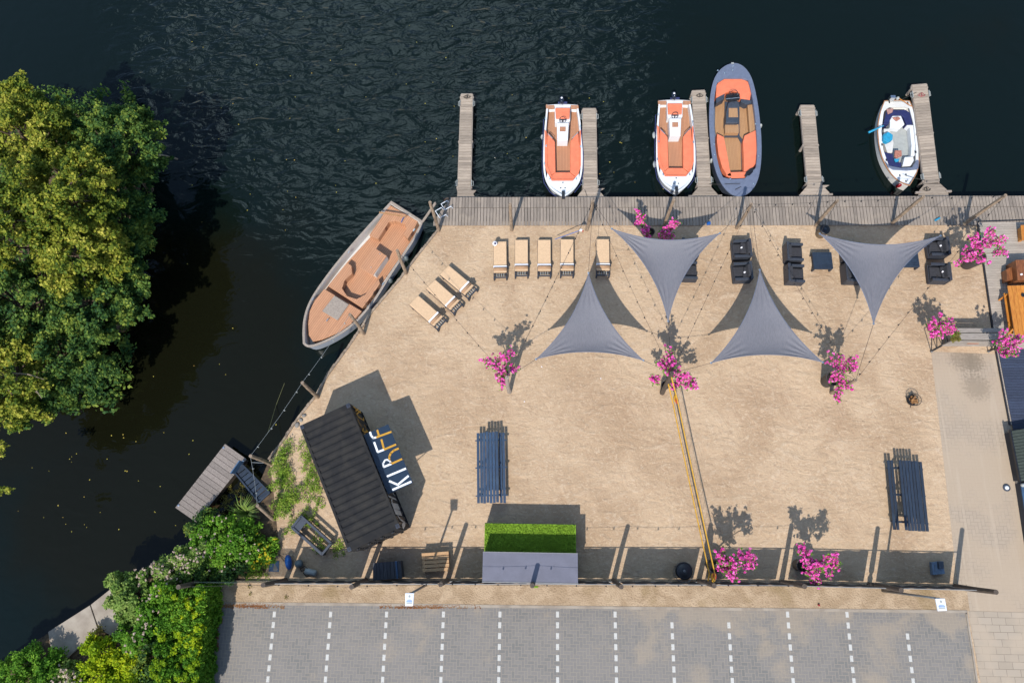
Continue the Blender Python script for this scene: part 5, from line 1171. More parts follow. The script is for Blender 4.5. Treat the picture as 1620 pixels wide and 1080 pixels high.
# fire basket
p = G(1441, 634); root = thing('fire_basket', 'round wire fire basket holding split firewood on the open sand', 'fire basket', (p.x, p.y, 0)); m = MB()
for i in range(22):
    a = i*2*math.pi/22; m.tube([(p.x+.22*math.cos(a), p.y+.22*math.sin(a), .05), (p.x+.29*math.cos(a), p.y+.29*math.sin(a), .42)], .009, 5)
for r_, z in ((.29, .4), (.26, .2)): m.tube([(p.x+r_*math.cos(a*.2), p.y+r_*math.sin(a*.2), z) for a in range(33)], .012, 5)
obj('wire_basket', m, 'metal_black', root); obj('base_plate', MB().lathe((p.x, p.y, .03), [(.22, 0), (.22, .02), (.1, .02)], 20), 'metal_black', root)
for i in range(3): a = i*2.09+.3; obj('foot', MB().tube([(p.x+.2*math.cos(a), p.y+.2*math.sin(a), .08), (p.x+.34*math.cos(a), p.y+.34*math.sin(a), 0)], .012, 5), 'metal_black', root)
for i in range(11):
    a = random.uniform(0, 3.14); c = Vector((p.x+random.uniform(-.12, .12), p.y+random.uniform(-.14, .10), .16+i*.022)); d = Vector((math.cos(a), math.sin(a), random.uniform(-.3, .3)))*random.uniform(.10, .17)
    obj('log', MB().bar(c-d, c+d, .07, .06), 'fire_wood', root)
root = thing('utility_cover', 'small round white cap set in the brick pavement', 'cap', G(1592, 771)); c = G(1592, 771); obj('ring', MB().lathe(c+Vector((0, 0, .004)), [(.17, 0), (.17, .03), (.12, .04)], 20), 'boat_dark', root); obj('dome', MB().ball(c+Vector((0, 0, .05)), .10, 12, (1, 1, .5)), 'lamp_white', root, smooth=True)
lt = MB()
for q in ((857, 580), (950.5, 598.5), (829.6, 635)): tag(obj('paper_scrap', MB().box(G(*q, .02), (.05, .04, .015), q[0]), 'white_cloth'), {857: 'tiny white scrap just below the left lower sail corner', 950: 'tiny white scrap between the sail and the net post', 829: 'tiny white scrap above the left picnic table'}[int(q[0])], 'litter', 'white scraps on the sand')
tag(obj('drink_can', MB().tube([G(1294, 956, .06), G(1297, 957, .06)], .04, 10), 'red_paint'), 'crushed red drink can on the kerb', 'can')
tag(obj('green_strip', MB().box(G(848, 928, .02), (.2, .07, .02)), 'turf'), 'short green strip of turf on the verge behind the kiosk', 'offcut')

# ================================================================= RIGHT SIDE: BAR BENCH, RACKS, TABLES, HUT
root = thing('bar_bench', 'weathered grey plank bench with a slot in its front, on the pavement by the terrace', 'bench', G(1545, 535)); bz = .95
for (ya_, yb_) in ((519, 525.6), (527, 537.2)):
    obj('seat_board', MB().pp([(1513, ya_), (1587, ya_), (1587, yb_), (1507, yb_)], bz-.05, bz), 'bar_wood', root, bevel=.006)
m = MB(); a, b = G(1505, 538.5, bz-.04), G(1588, 538.5, bz-.04); yy = a.y
for i in range(3): m.box(((a.x+b.x)/2, yy-.02, bz-.22-i*.3), (b.x-a.x, .04, .28))
obj('front_board', m, 'bar_wood', root)
p = G(1537, 547.5, .42); o = obj('slot', MB().box((p.x, yy-.045, .56), (.55, .02, .10)), 'pallet_wood', root); obj('slot_opening', MB().box((p.x, yy-.058, .56), (.5, .01, .06)), 'red_paint', o)
c = G(1548, 530, bz); m = MB()
for s in (-1, 1): obj('side_board', MB().box((c.x+s*1.02, yy+.35, .45), (.06, .62, .9)), 'bar_wood', root)
def rack(label, base, tops):
    root = thing('flower_rack', label, 'plant stand', G(*base[0]), 'black metal plant racks at the bench ends')
    bs = [G(*q, .06) for q in base]; obj('foot_rail', MB().tube(bs, .028, 6), 'metal_black', root)
    m = MB(); n = len(tops)
    for i, q in enumerate(tops):
        t_ = G(*q, .9); b = bs[0].lerp(bs[-1], i/(n-1)); m.tube([b, t_], .022, 6)
    obj('upright', m, 'metal_black', root); obj('top_rail', MB().tube([G(*tops[0], .9), G(*tops[-1], .9)], .022, 6), 'metal_black', root)
    obj('post_foot', MB().ball(bs[0], .06, 8), 'galv', root)
    return root
rack('black metal rack left of the bench, carrying a pink plant', [(1473.5, 556), (1508, 537)], [(1474, 534), (1482, 531), (1489, 530), (1497, 529), (1508, 524)])
rack('black metal rack right of the bench, at the edge of the terrace', [(1564, 556), (1580, 549)], [(1572, 545), (1590, 534)])
# orange picnic table on the terrace, timber chair, bench
root = thing('terrace_table', 'glossy orange plank table with a side bench on the terrace, cut by the frame', 'table', G(1620, 500)); TZ = .08
q4 = [(1594, 452), (1690, 449), (1705, 530), (1606, 532)]; P_ = [G(*q, .80) for q in q4]; m = MB()
for i in range(14):
    a0, a1 = i/14, (i+.95)/14; q = [P_[0].lerp(P_[1], a0), P_[0].lerp(P_[1], a1), P_[3].lerp(P_[2], a1), P_[3].lerp(P_[2], a0)]; m.prism([(v.x, v.y) for v in q], .765, .80)
obj('table_top', m, 'orange_wood', root)
m = MB(); m.bar(G(1591, 464, .48), G(1600, 528, .48), .20, .04); obj('bench_seat', m, 'orange_wood', root)
for a, b in (((1597, 463), (1580, 475)), ((1603, 520), (1586, 537))): m = MB(); m.bar(G(*a, .74), G(*b, TZ), .07, .05); m.bar(G(*a, .44), G(a[0]+40, a[1], .44), .05, .07); obj('leg', m, 'orange_wood', root)
obj('ashtray', MB().lathe(G(1618, 467, .80), [(.09, 0), (.1, .05), (.07, .05), (.06, .02)], 14), 'metal_black', root)
root = thing('timber_chair', 'brown timber block chair just above the orange table', 'chair', G(1606, 428)); obj('seat', MB().pp([(1592, 426), (1608, 418), (1610, 440), (1594, 444)], TZ, .50), 'brown_wood', root, bevel=.01); obj('backrest', MB().pp([(1607, 411), (1640, 410), (1642, 441), (1610, 443)], TZ, .85), 'brown_wood', root, bevel=.01)
tag(obj('tag', MB().box(G(1616, 434, .87), (.10, .08, .02), .4), 'white_cloth'), 'small white paper on the brown timber chair', 'paper')
root = thing('timber_bench', 'orange timber bench end at the right frame edge, top of the terrace', 'bench', G(1625, 368)); obj('seat', MB().pp([(1615, 356), (1680, 354), (1680, 378), (1617, 380)], .45, .50), 'orange_wood', root, bevel=.01); obj('leg', MB().pp([(1617, 358), (1622, 358), (1622, 378), (1618, 378)], TZ, .449), 'orange_wood', root)
# hut with ribbed green roof
root = thing('hut', 'low shed with a ribbed green-grey metal roof at the right frame edge', 'building', G(1640, 720)); hz = .62
rl = [G(1599, 681, hz), G(1614.5, 761, hz)]; xr = 4.5
m = MB(); n = 16; vs = []
for i in range(n+1):
    for a_, dz_ in ((0, 0), (.15, .03), (.25, 0)):
        if i == n and a_ > 0: continue
        p = rl[0].lerp(rl[1], (i+a_)/n); vs += [(p.x, p.y+.0, hz+dz_), (p.x+xr, p.y+.75, hz+dz_+.35)]
m.add(vs, [(2*i, 2*i+2, 2*i+3, 2*i+1) for i in range(len(vs)//2-1)]); o = obj('roof', m, 'roof_green', root); md = o.modifiers.new('thickness', 'SOLIDIFY'); md.thickness = .02
a, b = rl; m = MB(); m.prism([(a.x+.08, a.y-.05), (b.x+.08, b.y+.05), (b.x+xr, b.y+.05), (a.x+xr, a.y-.05)], 0, hz-.1); obj('wall', m, 'dark_wall', root); m = MB(); m.bar(a+Vector((-.02, .04, -.02)), b+Vector((-.02, -.04, -.02)), .06, .12); obj('gutter', m, 'black_plastic', root)
root = thing('annex', 'dark flat-roofed annex below the ribbed green roof', 'building', G(1660, 830)); hz2 = .42; rp = [G(1615, 764, hz2), G(1636, 900, hz2), G(1760, 900, hz2), G(1760, 764, hz2)]; obj('wall', MB().prism([(v.x, v.y) for v in rp], 0, hz2-.06), 'dark_wall', root); obj('roof', MB().prism([(v.x, v.y) for v in rp], hz2-.055, hz2), 'sheet_blue', root)
obj('roof_fitting', MB().ball(G(1618, 767, hz2+.1), .09, 8), 'light_grey', root)
m = MB(); m.bar(G(1596, 680, .08), G(1624, 850, .08), .14, .16); struct('kerb', m, 'concrete')
# no building is modelled beyond the hut and its annex
# ================================================================= FLOWERING PLANTS
def bloom(label, g, crown, seed, pot=True, potr=.26, poth=.5, n=95, potmat='pot', stemtop=None, dens=9):
    """g: root pixel on the ground; crown: list of (px,py,h,radius_m) lobes"""
    rg = np.random.default_rng(seed); b = G(*g)
    root = thing('bougainvillea', label, 'flowering plant', (b.x, b.y, 0), 'potted pink bougainvilleas on the beach')
    if pot:
        o = obj('pot', MB().lathe((b.x, b.y, 0), [(potr*.78, 0), (potr, poth), (potr*1.03, poth), (potr*1.03, poth+.03), (potr*.9, poth+.03), (potr*.88, poth-.05)], 22), potmat, root); obj('soil', MB().lathe((b.x, b.y, poth-.05), [(potr*.88, 0), (potr*.5, .01)], 16), 'pot_soil', o)
    base = Vector((b.x, b.y, poth if pot else 0)); st = MB(); cl = []; lf = []
    lobes = [(G(px, py, h), r) for px, py, h, r in crown]; mid = sum((l[0] for l in lobes), Vector())/len(lobes); mid.z = base.z+(mid.z-base.z)*.45
    fork = base.lerp(mid, .8); st.tube([base-Vector((0, 0, .05)), base.lerp(fork, .5)+Vector((.03, 0, 0)), fork], [.045, .035, .03], 8)
    tot = sum(l[1]**2 for l in lobes)
    for c, r in lobes:
        st.tube([fork, fork.lerp(c, .5)+Vector((0, 0, .08)), c], [.026, .018, .012], 6); k = max(5, int(n*r*r/tot)); tw = max(5, int(k/5.5))
        for j in range(tw):
            d = Vector(rg.normal(size=3)); d.z = abs(d.z)*.8+.05; d.normalize(); tip = c+d*r*rg.uniform(.8, 1.45); s0 = fork.lerp(c, rg.uniform(.5, 1)); mp = s0.lerp(tip, .5)+Vector(rg.normal(size=3))*.05; st.tube([s0, mp, tip], [.012, .008, .005], 5)
            for q in range(7):
                f_ = rg.uniform(.25, 1.08); p = s0.lerp(mp, f_*2) if f_ < .5 else mp.lerp(tip, (f_-.5)*2); p = p+Vector(rg.normal(size=3))*.05; cl.append(p)
                if rg.random() < .8: lf.append(p+Vector(rg.normal(size=3))*.04)
    obj('stem', st, 'pale_bark', root); leaves_mesh('blossom', [tuple(p) for p in cl], rg.uniform(.035, .075, len(cl)), dens+3, .07, 'pink', root, seed=seed, flat=.9, up=.3, long=1.2)
    leaves_mesh('foliage', [tuple(p) for p in lf], .09, 5, .055, 'leaf_green', root, seed=seed+1)
    return root
bloom('pink plant hanging round the left sand post, left of the left lower sail', (799, 594), [(783, 572, 2.1, .36), (803, 563, 2.3, .38), (790, 588, 1.8, .4), (815, 583, 2.0, .28), (795, 604, 1.6, .28), (769, 570, 2.0, .22)], 11, pot=True, potr=.2, poth=.4, n=210)
bloom('large two-lobed pink plant on the dark net post', (1050, 612), [(1058, 566, 2.5, .42), (1046, 578, 2.3, .3), (1064, 588, 2.3, .36), (1082, 600, 2.2, .36), (1095, 610, 2.1, .22), (1070, 615, 1.7, .24), (1033, 600, 2.0, .18)], 12, n=230, potr=.2, poth=.4)
bloom('pink plant leaning beside the right sand post', (1307, 604), [(1325, 578, 2.2, .4), (1345, 570, 2.3, .3), (1328, 596, 2.1, .38), (1333, 614, 1.9, .3), (1350, 580, 2.2, .2), (1326, 627, 1.6, .2)], 13, n=210, potr=.36, poth=.9)
bloom('wide pink plant in a dark pot just right of the yellow net end', (1124, 893), [(1138, 878, 1.9, .36), (1158, 893, 2.0, .42), (1180, 884, 2.0, .36), (1155, 908, 1.7, .32), (1192, 890, 1.8, .2), (1140, 890, 1.8, .3), (1185, 876, 2.0, .18)], 14, n=230, potr=.32, poth=.75)
bloom('pink plant by the fence, to the right of the wide one', (1262, 893), [(1275, 880, 1.9, .34), (1290, 893, 2.0, .38), (1308, 898, 1.9, .3), (1284, 905, 1.8, .34), (1316, 888, 1.9, .22), (1268, 870, 1.9, .18), (1290, 920, 1.5, .18), (1321, 881, 2.1, .12)], 15, n=210, potr=.32, poth=.75)
bloom('pink plant on the rack at the left end of the grey bench', (1478, 536), [(1480, 515, 1.7, .32), (1492, 508, 1.8, .3), (1497, 520, 1.5, .28), (1474, 525, 1.4, .24), (1505, 522, 1.3, .18), (1488, 522, 1.5, .25)], 16, n=180, pot=False)
bloom('pink plant on the rack at the right end of the grey bench', (1571, 552), [(1583, 537, 2.0, .32), (1595, 547, 1.9, .34), (1585, 557, 1.6, .28), (1604, 536, 2.0, .22), (1598, 560, 1.5, .2), (1613, 540, 1.9, .14)], 17, n=180, pot=False)
bloom('big pink plant in the large dark pot at the terrace corner', (1528, 417), [(1538, 378, 2.4, .34), (1567, 374, 2.5, .42), (1528, 404, 1.9, .42), (1552, 410, 1.9, .34), (1585, 400, 2.1, .26), (1545, 395, 2.1, .28), (1575, 382, 2.3, .3), (1520, 415, 1.7, .22)], 18, n=300, potr=.42, poth=.95)
bloom('small pink plant behind the top edge of the left upper sail, left of the post', (1028, 371), [(1011, 338, 1.5, .17), (1008, 350, 1.3, .17), (1019, 362, 1.2, .22), (1024, 374, 1.0, .22), (1016, 344, 1.3, .1)], 19, n=90, potr=.2, poth=.35)
bloom('small pink plant behind the top edge of the left upper sail, right of the post', (1048, 375), [(1057, 364, 1.3, .22), (1070, 357, 1.4, .22), (1048, 374, 1.1, .22), (1066, 352, 1.5, .1), (1060, 378, 1.0, .16)], 20, n=100, potr=.2, poth=.35)
tag(leaves_mesh('dry_shrub', [tuple(G(1512+random.uniform(-6, 7), 532+random.uniform(-6, 7), 1.05)) for _ in range(40)], .1, 14, .05, 'leaf_olive', seed=5), 'small olive-brown shrub at the left end of the grey bench', 'shrub')

# ================================================================= TREES AND BUSHES
def crown_pts(c, r, rz_, n, rg, low=-.2):
    out = []
    while len(out) < n:
        d = rg.normal(size=3); d /= np.linalg.norm(d)
        if d[2] < low: continue
        k = rg.uniform(.55, 1.0)**.6; w = 1+.16*math.sin(d[0]*7+c.x)*math.cos(d[1]*6+c.y)
        out.append((c.x+d[0]*r*k*w, c.y+d[1]*r*k*w, c.z+d[2]*rz_*k*w))
    return out
def tree(label, px, py, h, r, rzv, seed, mat='leaf_tree', n=120, per=120, leaf=.10, base=None, extra=()):
    rg = np.random.default_rng(seed); c = G(px, py, h); b = Vector((c.x-.7, c.y-.2, -.35)) if base is None else base
    root = thing('broadleaf_tree', label, 'tree', b, 'trees on the far bank of the canal')
    C_ = []
    for (cc, rr, rz2, nb) in [(c, r, rzv, int(n*.34))]+[(G(ex, ey, eh), er, er*.8, int(n*.34*(er/r)**2)+3) for (ex, ey, eh, er) in extra]:
        for q in crown_pts(cc, rr, rz2, nb, rg, -.35):
            q = Vector(q); d = (q-cc); d.z *= .5; d = d.normalized() if d.length > 1e-3 else Vector((1, 0, 0)); L = rg.uniform(.25, .95)
            for w in range(6): C_.append(tuple(q+d*L*(w/5-.45)+Vector(rg.normal(size=3))*.10+Vector((0, 0, -.12*(w/5)**2+rg.uniform(-.05, .1)))))
    st = MB(); top = c+Vector((0, 0, rzv*.3)); st.tube([b-Vector((0, 0, .2)), b.lerp(top, .4)+Vector((.1, -.1, 0)), b.lerp(top, .75), top], [.2, .15, .10, .05], 9)
    for i in range(26):
        q = Vector(C_[rg.integers(len(C_))]); s_ = b.lerp(top, rg.uniform(.3, .95)); q = s_.lerp(q, .98); st.tube([s_, s_.lerp(q, .5)+Vector((0, 0, .15)), q], [.055, .035, .014], 6)
    obj('trunk', st, 'bark', root)
    leaves_mesh('crown', C_, rg.uniform(.12, .34, len(C_)), per, leaf, mat, root, seed=seed, flat=.7, up=.6)
    return root
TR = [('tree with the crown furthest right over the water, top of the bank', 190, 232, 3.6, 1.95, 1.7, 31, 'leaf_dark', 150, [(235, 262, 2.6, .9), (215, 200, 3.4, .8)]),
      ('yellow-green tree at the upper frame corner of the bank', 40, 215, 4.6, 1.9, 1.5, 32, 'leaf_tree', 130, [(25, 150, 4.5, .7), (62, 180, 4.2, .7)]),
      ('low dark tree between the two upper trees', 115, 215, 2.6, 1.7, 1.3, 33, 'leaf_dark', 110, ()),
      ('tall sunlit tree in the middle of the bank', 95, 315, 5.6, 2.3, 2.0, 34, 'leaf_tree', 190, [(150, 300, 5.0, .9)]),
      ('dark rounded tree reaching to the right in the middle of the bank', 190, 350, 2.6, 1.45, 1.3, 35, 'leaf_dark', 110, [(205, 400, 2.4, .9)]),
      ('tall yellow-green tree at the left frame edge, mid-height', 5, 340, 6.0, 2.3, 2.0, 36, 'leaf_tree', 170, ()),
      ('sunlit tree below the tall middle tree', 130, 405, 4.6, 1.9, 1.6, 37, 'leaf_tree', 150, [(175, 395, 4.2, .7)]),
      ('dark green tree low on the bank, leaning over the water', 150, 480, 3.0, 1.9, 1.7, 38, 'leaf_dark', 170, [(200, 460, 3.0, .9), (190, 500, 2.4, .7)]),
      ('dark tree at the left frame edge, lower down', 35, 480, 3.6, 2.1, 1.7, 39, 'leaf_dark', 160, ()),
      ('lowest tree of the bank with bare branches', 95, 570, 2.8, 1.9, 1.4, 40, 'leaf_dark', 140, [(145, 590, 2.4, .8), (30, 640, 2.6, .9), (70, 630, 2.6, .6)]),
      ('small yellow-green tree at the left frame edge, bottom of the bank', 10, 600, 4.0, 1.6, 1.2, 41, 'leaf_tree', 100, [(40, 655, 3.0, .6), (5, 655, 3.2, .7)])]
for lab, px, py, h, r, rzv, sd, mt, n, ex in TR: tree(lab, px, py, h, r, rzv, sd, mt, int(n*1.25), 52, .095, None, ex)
rgu = np.random.default_rng(99); ug = []
while len(ug) < 900:
    q = G(rgu.uniform(-60, 210), rgu.uniform(140, 650), -.25); ug.append((q.x, q.y, -.2+rgu.uniform(0, .5)))
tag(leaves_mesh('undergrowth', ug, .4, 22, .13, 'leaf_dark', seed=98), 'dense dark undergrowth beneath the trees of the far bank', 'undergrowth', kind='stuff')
tag(obj('dead_branch', MB().tube([G(235, 244, .6), G(262, 247, .5), G(281, 252, .4)], [.07, .06, .05], 8), 'post_wood'), 'broken branch sticking out over the water from the uppermost right tree', 'branch')
for i, (a, b) in enumerate((((0, 590), (60, 622)), ((12, 597), (48, 618)), ((20, 590), (70, 600)), ((50, 612), (66, 630)))): tag(obj('bare_branch', MB().tube([G(*a, 4.2), G((a[0]+b[0])/2, (a[1]+b[1])/2-3, 4.5), G(*b, 4.4)], [.04, .03, .012], 6), 'pale_bark'), ('longest bare pale branch', 'lowest bare pale branch', 'uppermost bare pale branch', 'shortest bare pale branch')[i]+' above the lowest trees at the left edge', 'branch', 'bare branches over the lowest trees')
for lab, qs in (('upper leafy twig poking in at the left frame edge', ((2, 700), (6, 706), (-2, 712), (2, 720))), ('lower leafy twig poking in at the left frame edge', ((6, 773), (14, 774), (0, 777), (-6, 775)))):
    tag(leaves_mesh('overhanging_twig', [tuple(G(*q, 3)) for q in qs], .22, 30, .08, 'leaf_tree', seed=77), lab, 'twig')

def bush(name, label, cat, pts, mat, seed, per=60, leaf=.07, sp=.2, rad_px=None, flower=None, group=None, dens=1.0, stem=True, flat=.7, up=.6):
    """pts: (px,py,h,radius) mounds"""
    rg = np.random.default_rng(seed); C_ = []
    for px, py, h, r in pts:
        c = G(px, py, h*.55); k = int(34*dens*(r/.6)**2)+3; C_ += [(a, b, max(.03, z)) for a, b, z in crown_pts(c, r, h*.48, k, rg, -.5)]
    C_ = np.array(C_); b = C_.mean(0); root = thing(name, label, cat, (b[0], b[1], 0), group)
    leaves_mesh('foliage', C_, rg.uniform(sp*.7, sp*1.3, len(C_)), per, leaf, mat, root, seed=seed, flat=flat, up=up)
    if stem:
        st = MB()
        for i in range(min(30, len(C_))): q = Vector(C_[rg.integers(len(C_))]); g0 = Vector((b[0]+(q.x-b[0])*.5, b[1]+(q.y-b[1])*.5, 0)); st.tube([g0, g0.lerp(q, .5)+Vector((0, 0, .05)), q], [.02, .014, .006], 5)
        obj('stem', st, 'bark', root)
    if flower:
        mt, nn, fs = flower; top = C_[C_[:, 2] > np.median(C_[:, 2])]; sel = top[rg.integers(0, len(top), nn)]+rg.normal(size=(nn, 3))*sp*.6+np.array([0, 0, sp*.5]); leaves_mesh('blossom', sel, .05, 9, fs, mt, root, seed=seed+5, up=1)
    return root
G_B = 'bushes on the green bank'
bush('leafy_bush', 'dense mixed green bush below the floating dock', 'bush', [(350, 838, 1.3, .75), (375, 860, 1.5, .8), (325, 850, 1.2, .6), (395, 835, 1.0, .5), (350, 875, 1.5, .8), (395, 870, 1.2, .55)], 'leaf_green', 51, flower=('blossom', 70, .04), group=G_B)
bush('leafy_bush', 'blue-green low bush against the lower end of the floating dock', 'bush', [(312, 838, .9, .5), (330, 822, .8, .45)], 'leaf_dark', 52, group=G_B)
bush('leafy_bush', 'dark bush in front of the left fence end', 'bush', [(360, 900, 1.2, .6), (330, 905, 1.3, .6), (385, 893, .9, .4), (300, 915, 1.2, .5)], 'leaf_dark', 53, group=G_B)
bush('flowering_bush', 'bush covered in pale pink blossom along the water edge', 'bush', [(290, 880, 1.4, .5), (262, 900, 1.4, .5), (238, 912, 1.4, .45), (278, 905, 1.5, .5)], 'leaf_willow', 54, flower=('blossom', 130, .05), group=G_B)
bush('willow_bush', 'feathery light green bush hanging over the concrete slabs', 'bush', [(200, 925, 1.5, .55), (215, 945, 1.7, .65), (190, 945, 1.3, .5), (225, 968, 1.5, .5), (180, 918, 1.1, .3), (200, 970, 1.2, .4)], 'leaf_willow', 55, leaf=.085, per=70, group=G_B)
bush('leafy_bush', 'olive bush between the feathery bush and the yellow hedge', 'bush', [(245, 965, 1.8, .6), (240, 995, 1.8, .6), (225, 1015, 1.7, .6), (260, 935, 1.7, .5), (205, 1000, 1.3, .45)], 'leaf_green', 56, flower=('blossom', 60, .05), group=G_B)
bush('leafy_bush', 'bright green bush in the bottom left corner', 'bush', [(20, 1060, 1.3, .7), (50, 1045, 1.4, .6), (80, 1060, 1.3, .55), (40, 1085, 1.5, .8), (75, 1085, 1.4, .6), (90, 1040, 1.0, .35)], 'leaf_green', 57, group=G_B)
bush('flowering_bush', 'blossoming bush at the lower end of the concrete slabs', 'bush', [(108, 1062, 1.1, .45), (125, 1075, 1.2, .5), (95, 1078, 1.1, .4)], 'leaf_willow', 58, flower=('blossom', 110, .055), group=G_B)
bush('leafy_bush', 'broad yellow-green bush at the bottom frame edge', 'bush', [(165, 1035, 1.5, .65), (190, 1055, 1.6, .7), (150, 1065, 1.5, .7), (215, 1045, 1.6, .6), (180, 1085, 1.6, .7), (220, 1080, 1.7, .7), (150, 1020, 1.1, .4)], 'leaf_lime', 59, group=G_B)
bush('leafy_bush', 'dark green bush filling the gap left of the yellow hedge', 'bush', [(235, 1060, 1.6, .6), (245, 1030, 1.7, .5), (250, 1085, 1.6, .5)], 'leaf_dark', 60, group=G_B)
bush('dry_bush', 'small brown seed-head bush on the concrete slabs', 'bush', [(156, 1003, .7, .28)], 'leaf_olive', 61, leaf=.045, group=G_B)
bush('sedge', 'yellow-flowering weeds next to the shaded sand', 'weed', [(412, 862, .7, .35), (425, 880, .6, .3), (405, 890, .6, .3), (432, 860, .5, .25)], 'leaf_green', 62, flower=('yellow_flower', 70, .045), group=G_B)
bush('leafy_bush', 'dark low growth under the pale blossom at the water edge', 'bush', [(300, 895, .9, .6), (268, 925, .9, .5), (320, 880, 1.0, .6), (335, 870, 1.0, .5)], 'leaf_dark', 63, group=G_B)
bush('leafy_bush', 'light green bush right next to the pale blossoming bush', 'bush', [(315, 885, 1.5, .45), (325, 870, 1.6, .4), (305, 900, 1.4, .4)], 'leaf_willow', 64, group=G_B, flower=('blossom', 50, .05))
# clipped hedge: box-shaped, lime top, dark flank
rg = np.random.default_rng(70); HP = [(252, 928), (318, 928), (312, 1000), (297, 1130), (228, 1130)]; P_ = [G(*q, 2.2) for q in HP]; C_ = []
def inpoly(x, y):
    c = False
    for i in range(len(P_)):
        a, b = P_[i], P_[i-1]
        if (a.y > y) != (b.y > y) and x < (b.x-a.x)*(y-a.y)/(b.y-a.y)+a.x: c = not c
    return c
xs_, ys_ = [p.x for p in P_], [p.y for p in P_]
while len(C_) < 620:
    x, y = rg.uniform(min(xs_), max(xs_)), rg.uniform(min(ys_), max(ys_))
    if inpoly(x, y): C_.append((x, y, 1.95+rg.uniform(-.5, .12)+.16*math.sin(x*2.3)*math.cos(y*1.9)))
for k in range(760):
    e = rg.integers(0, 4); a, b = [(P_[1], P_[2]), (P_[2], P_[3]), (P_[0], P_[1]), (P_[1], P_[3])][e]; q = a.lerp(b, rg.random()); C_.append((q.x-rg.uniform(0, .25)+.05, q.y-(.2 if e == 2 else 0), rg.uniform(.1, 2.0)))
C_ = np.array(C_); root = thing('clipped_hedge', 'tall clipped hedge with a yellow-green top bordering the parking lot', 'hedge', (C_[:, 0].mean(), C_[:, 1].mean(), 0))
topm = C_[:, 2] > 1.75; sel = topm & (rg.random(len(C_)) < .08+.22*(np.sin(C_[:, 0]*1.7+C_[:, 1]*1.1) > -.1)+.35*(C_[:, 1] < G(280, 985).y))
leaves_mesh('top_growth', C_[sel], .15, 60, .075, 'leaf_lime', root, seed=71, flat=.6, up=.9); leaves_mesh('foliage', C_[~sel], .17, 62, .065, 'leaf_green', root, seed=72, flat=.9, up=0)
st = MB()
for k in range(40): q = C_[rg.integers(len(C_))]; st.tube([(q[0], q[1], 0), (q[0]+.05, q[1], 1.0), (q[0], q[1], 1.8)], [.03, .02, .01], 5)
obj('stem', st, 'bark', root)
# spiky iris clump
p = G(392, 812); m = MB(); rg = np.random.default_rng(8)
for i in range(70):
    a = rg.uniform(0, 6.28); L = rg.uniform(.45, 1.0); t1_ = Vector((p.x+math.cos(a)*.1*rg.random(), p.y+math.sin(a)*.1*rg.random(), 0)); d = Vector((math.cos(a), math.sin(a), 0)); s_ = Vector((-d.y, d.x, 0))*.022
    k1 = t1_+d*L*.35+Vector((0, 0, L*.8)); k2 = t1_+d*L*.95+Vector((0, 0, L*.65)); m.add([t1_-s_, t1_+s_, k1+s_, k1-s_, k2], [(0, 1, 2, 3), (3, 2, 4)])
tag(obj('iris_clump', m, 'leaf_willow'), 'spiky green clump of long blades by the foot of the gangway', 'plant')
# weeds in the sand
for i, (pl, lab) in enumerate((([(452, 708, .4, .25), (444, 722, .5, .32), (440, 738, .55, .4), (452, 745, .4, .3), (445, 758, .45, .35), (456, 770, .35, .25), (436, 762, .3, .25)], 'tall weeds along the quay edge above the gangway'), ([(455, 790, .55, .42), (446, 806, .5, .42), (468, 782, .4, .32), (440, 792, .35, .3)], 'round weed clump right of the gangway foot'), ([(479, 700, .2, .16), (483, 716, .2, .2), (485, 733, .25, .26), (492, 748, .25, .28), (488, 762, .2, .22), (497, 770, .22, .24), (495, 785, .2, .2), (504, 796, .15, .14)], 'strip of low weeds close to the left side of the container'), ([(484, 815, .3, .2), (492, 822, .25, .16), (470, 822, .2, .16), (456, 836, .2, .12)], 'weeds growing at the top of the blue-grey planter frame'), ([(505, 862, .2, .15), (500, 850, .15, .1)], 'weeds growing inside the planter frame'), ([(533, 862, .15, .12), (536, 870, .12, .1)], 'small weeds between planter frame and container'), ([(400, 905, .4, .25), (415, 905, .3, .15), (430, 868, .3, .2)], 'scrappy weeds near the blue square sheet'))):
    bush('weeds', lab, 'weeds', [(a+dx, b+dy, c*.8, d*.62) for (a, b, c, d) in pl for dx, dy in ((0, 0), (7, 5), (-5, 8), (4, -8))], 'weed_leaf', 80+i, per=13, leaf=.042, sp=.15, group='weeds in the sand', dens=2.0, stem=False)
for q in ((395, 927.5), (396, 938.5), (453, 944), (1530, 930)): tag(leaves_mesh('grass_tuft', [tuple(G(*q, .04))], .11, 26, .035, 'leaf_olive', seed=int(q[0])), {395: 'upper', 396: 'lower', 453: 'middle', 1530: 'far right'}[int(q[0])]+' tiny grass tuft on the verge between fence and kerb', 'grass tuft', 'grass tufts on the verge')
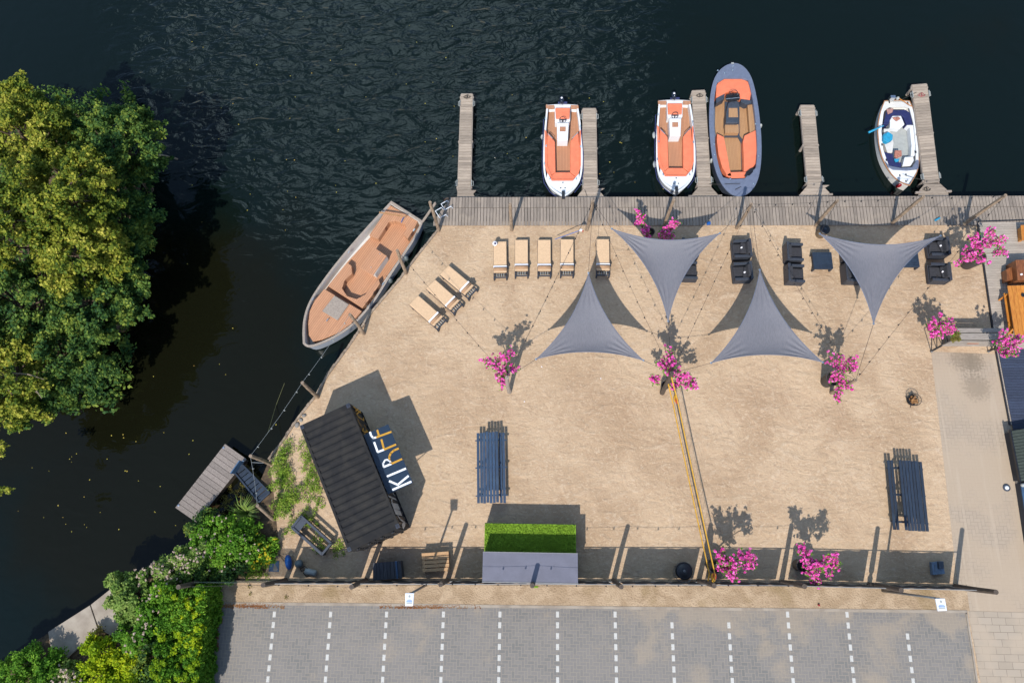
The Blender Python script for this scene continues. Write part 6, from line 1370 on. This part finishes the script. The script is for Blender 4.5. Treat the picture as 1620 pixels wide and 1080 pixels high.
# yellow flag weeds under water by the dock
tag(leaves_mesh('water_weed', [tuple(G(345+random.uniform(-15, 55), 790+random.uniform(-25, 22), WZ+.06)) for _ in range(120)], .12, 10, .05, 'leaf_olive', seed=90), 'yellowish water weeds floating between dock and bank', 'water weeds', kind='stuff')
# fallen leaves
def scatter(name, label, area, n, mat, size, z, seed, hz_=0):
    rg = np.random.default_rng(seed); pts = []
    while len(pts) < n:
        f = area[rg.integers(len(area))]; pts.append(tuple(G(rg.uniform(f[0], f[2]), rg.uniform(f[1], f[3]), z)))
    o = leaves_mesh(name, pts, .004, 1, size, mat, seed=seed, up=6, flat=.1, long=1.2); tag(o, label, 'leaves', kind='stuff')
M['dry_leaf'] = leafy('dry_leaf', [(.14, .05, .02, 1), (.24, .10, .04, 1), (.3, .17, .07, 1)]); M['yellow_leaf'] = leafy('yellow_leaf', [(.35, .28, .05, 1), (.5, .42, .08, 1), (.55, .3, .08, 1)])
scatter('fallen_leaves', 'reddish fallen leaves gathered along the hedge and kerb', [(350, 954, 450, 962), (336, 960, 352, 985), (336, 985, 346, 1030), (350, 954, 420, 960), (600, 956, 760, 962), (630, 957, 700, 962)], 1300, 'dry_leaf', .05, .02, 91)
scatter('floating_leaves', 'tiny yellow leaves drifting on the dark water', [(280, 20, 720, 310), (280, 20, 720, 310), (200, 300, 480, 700), (800, 150, 1100, 300), (10, 680, 300, 850)], 120, 'yellow_leaf', .05, WZ+.01, 92)
# scattered stones at the bank
for i, q in enumerate(((403, 853), (396, 860), (410, 858), (447, 720), (441, 728), (500, 700), (470, 672), (476, 664), (481, 657))): tag(obj('stone', MB().ball(G(*q, .03), random.uniform(.09, .15), 8, (1, 1.3, .6), i), 'stone'), ('upper', 'left', 'right')[i % 3 if i < 3 else 0]+' one of three grey stones between dark bush and yellow-flowering weeds' if i < 3 else ['grey stone in the tall weeds at the quay edge', 'grey stone at the lowest end of the timber edging', 'small stone close to the upper left container corner', 'lowest of three stones at the quay edge near the container', 'middle of three stones at the quay edge near the container', 'topmost of three stones at the quay edge near the container'][i-3], 'stone', 'grey stones on the bank')
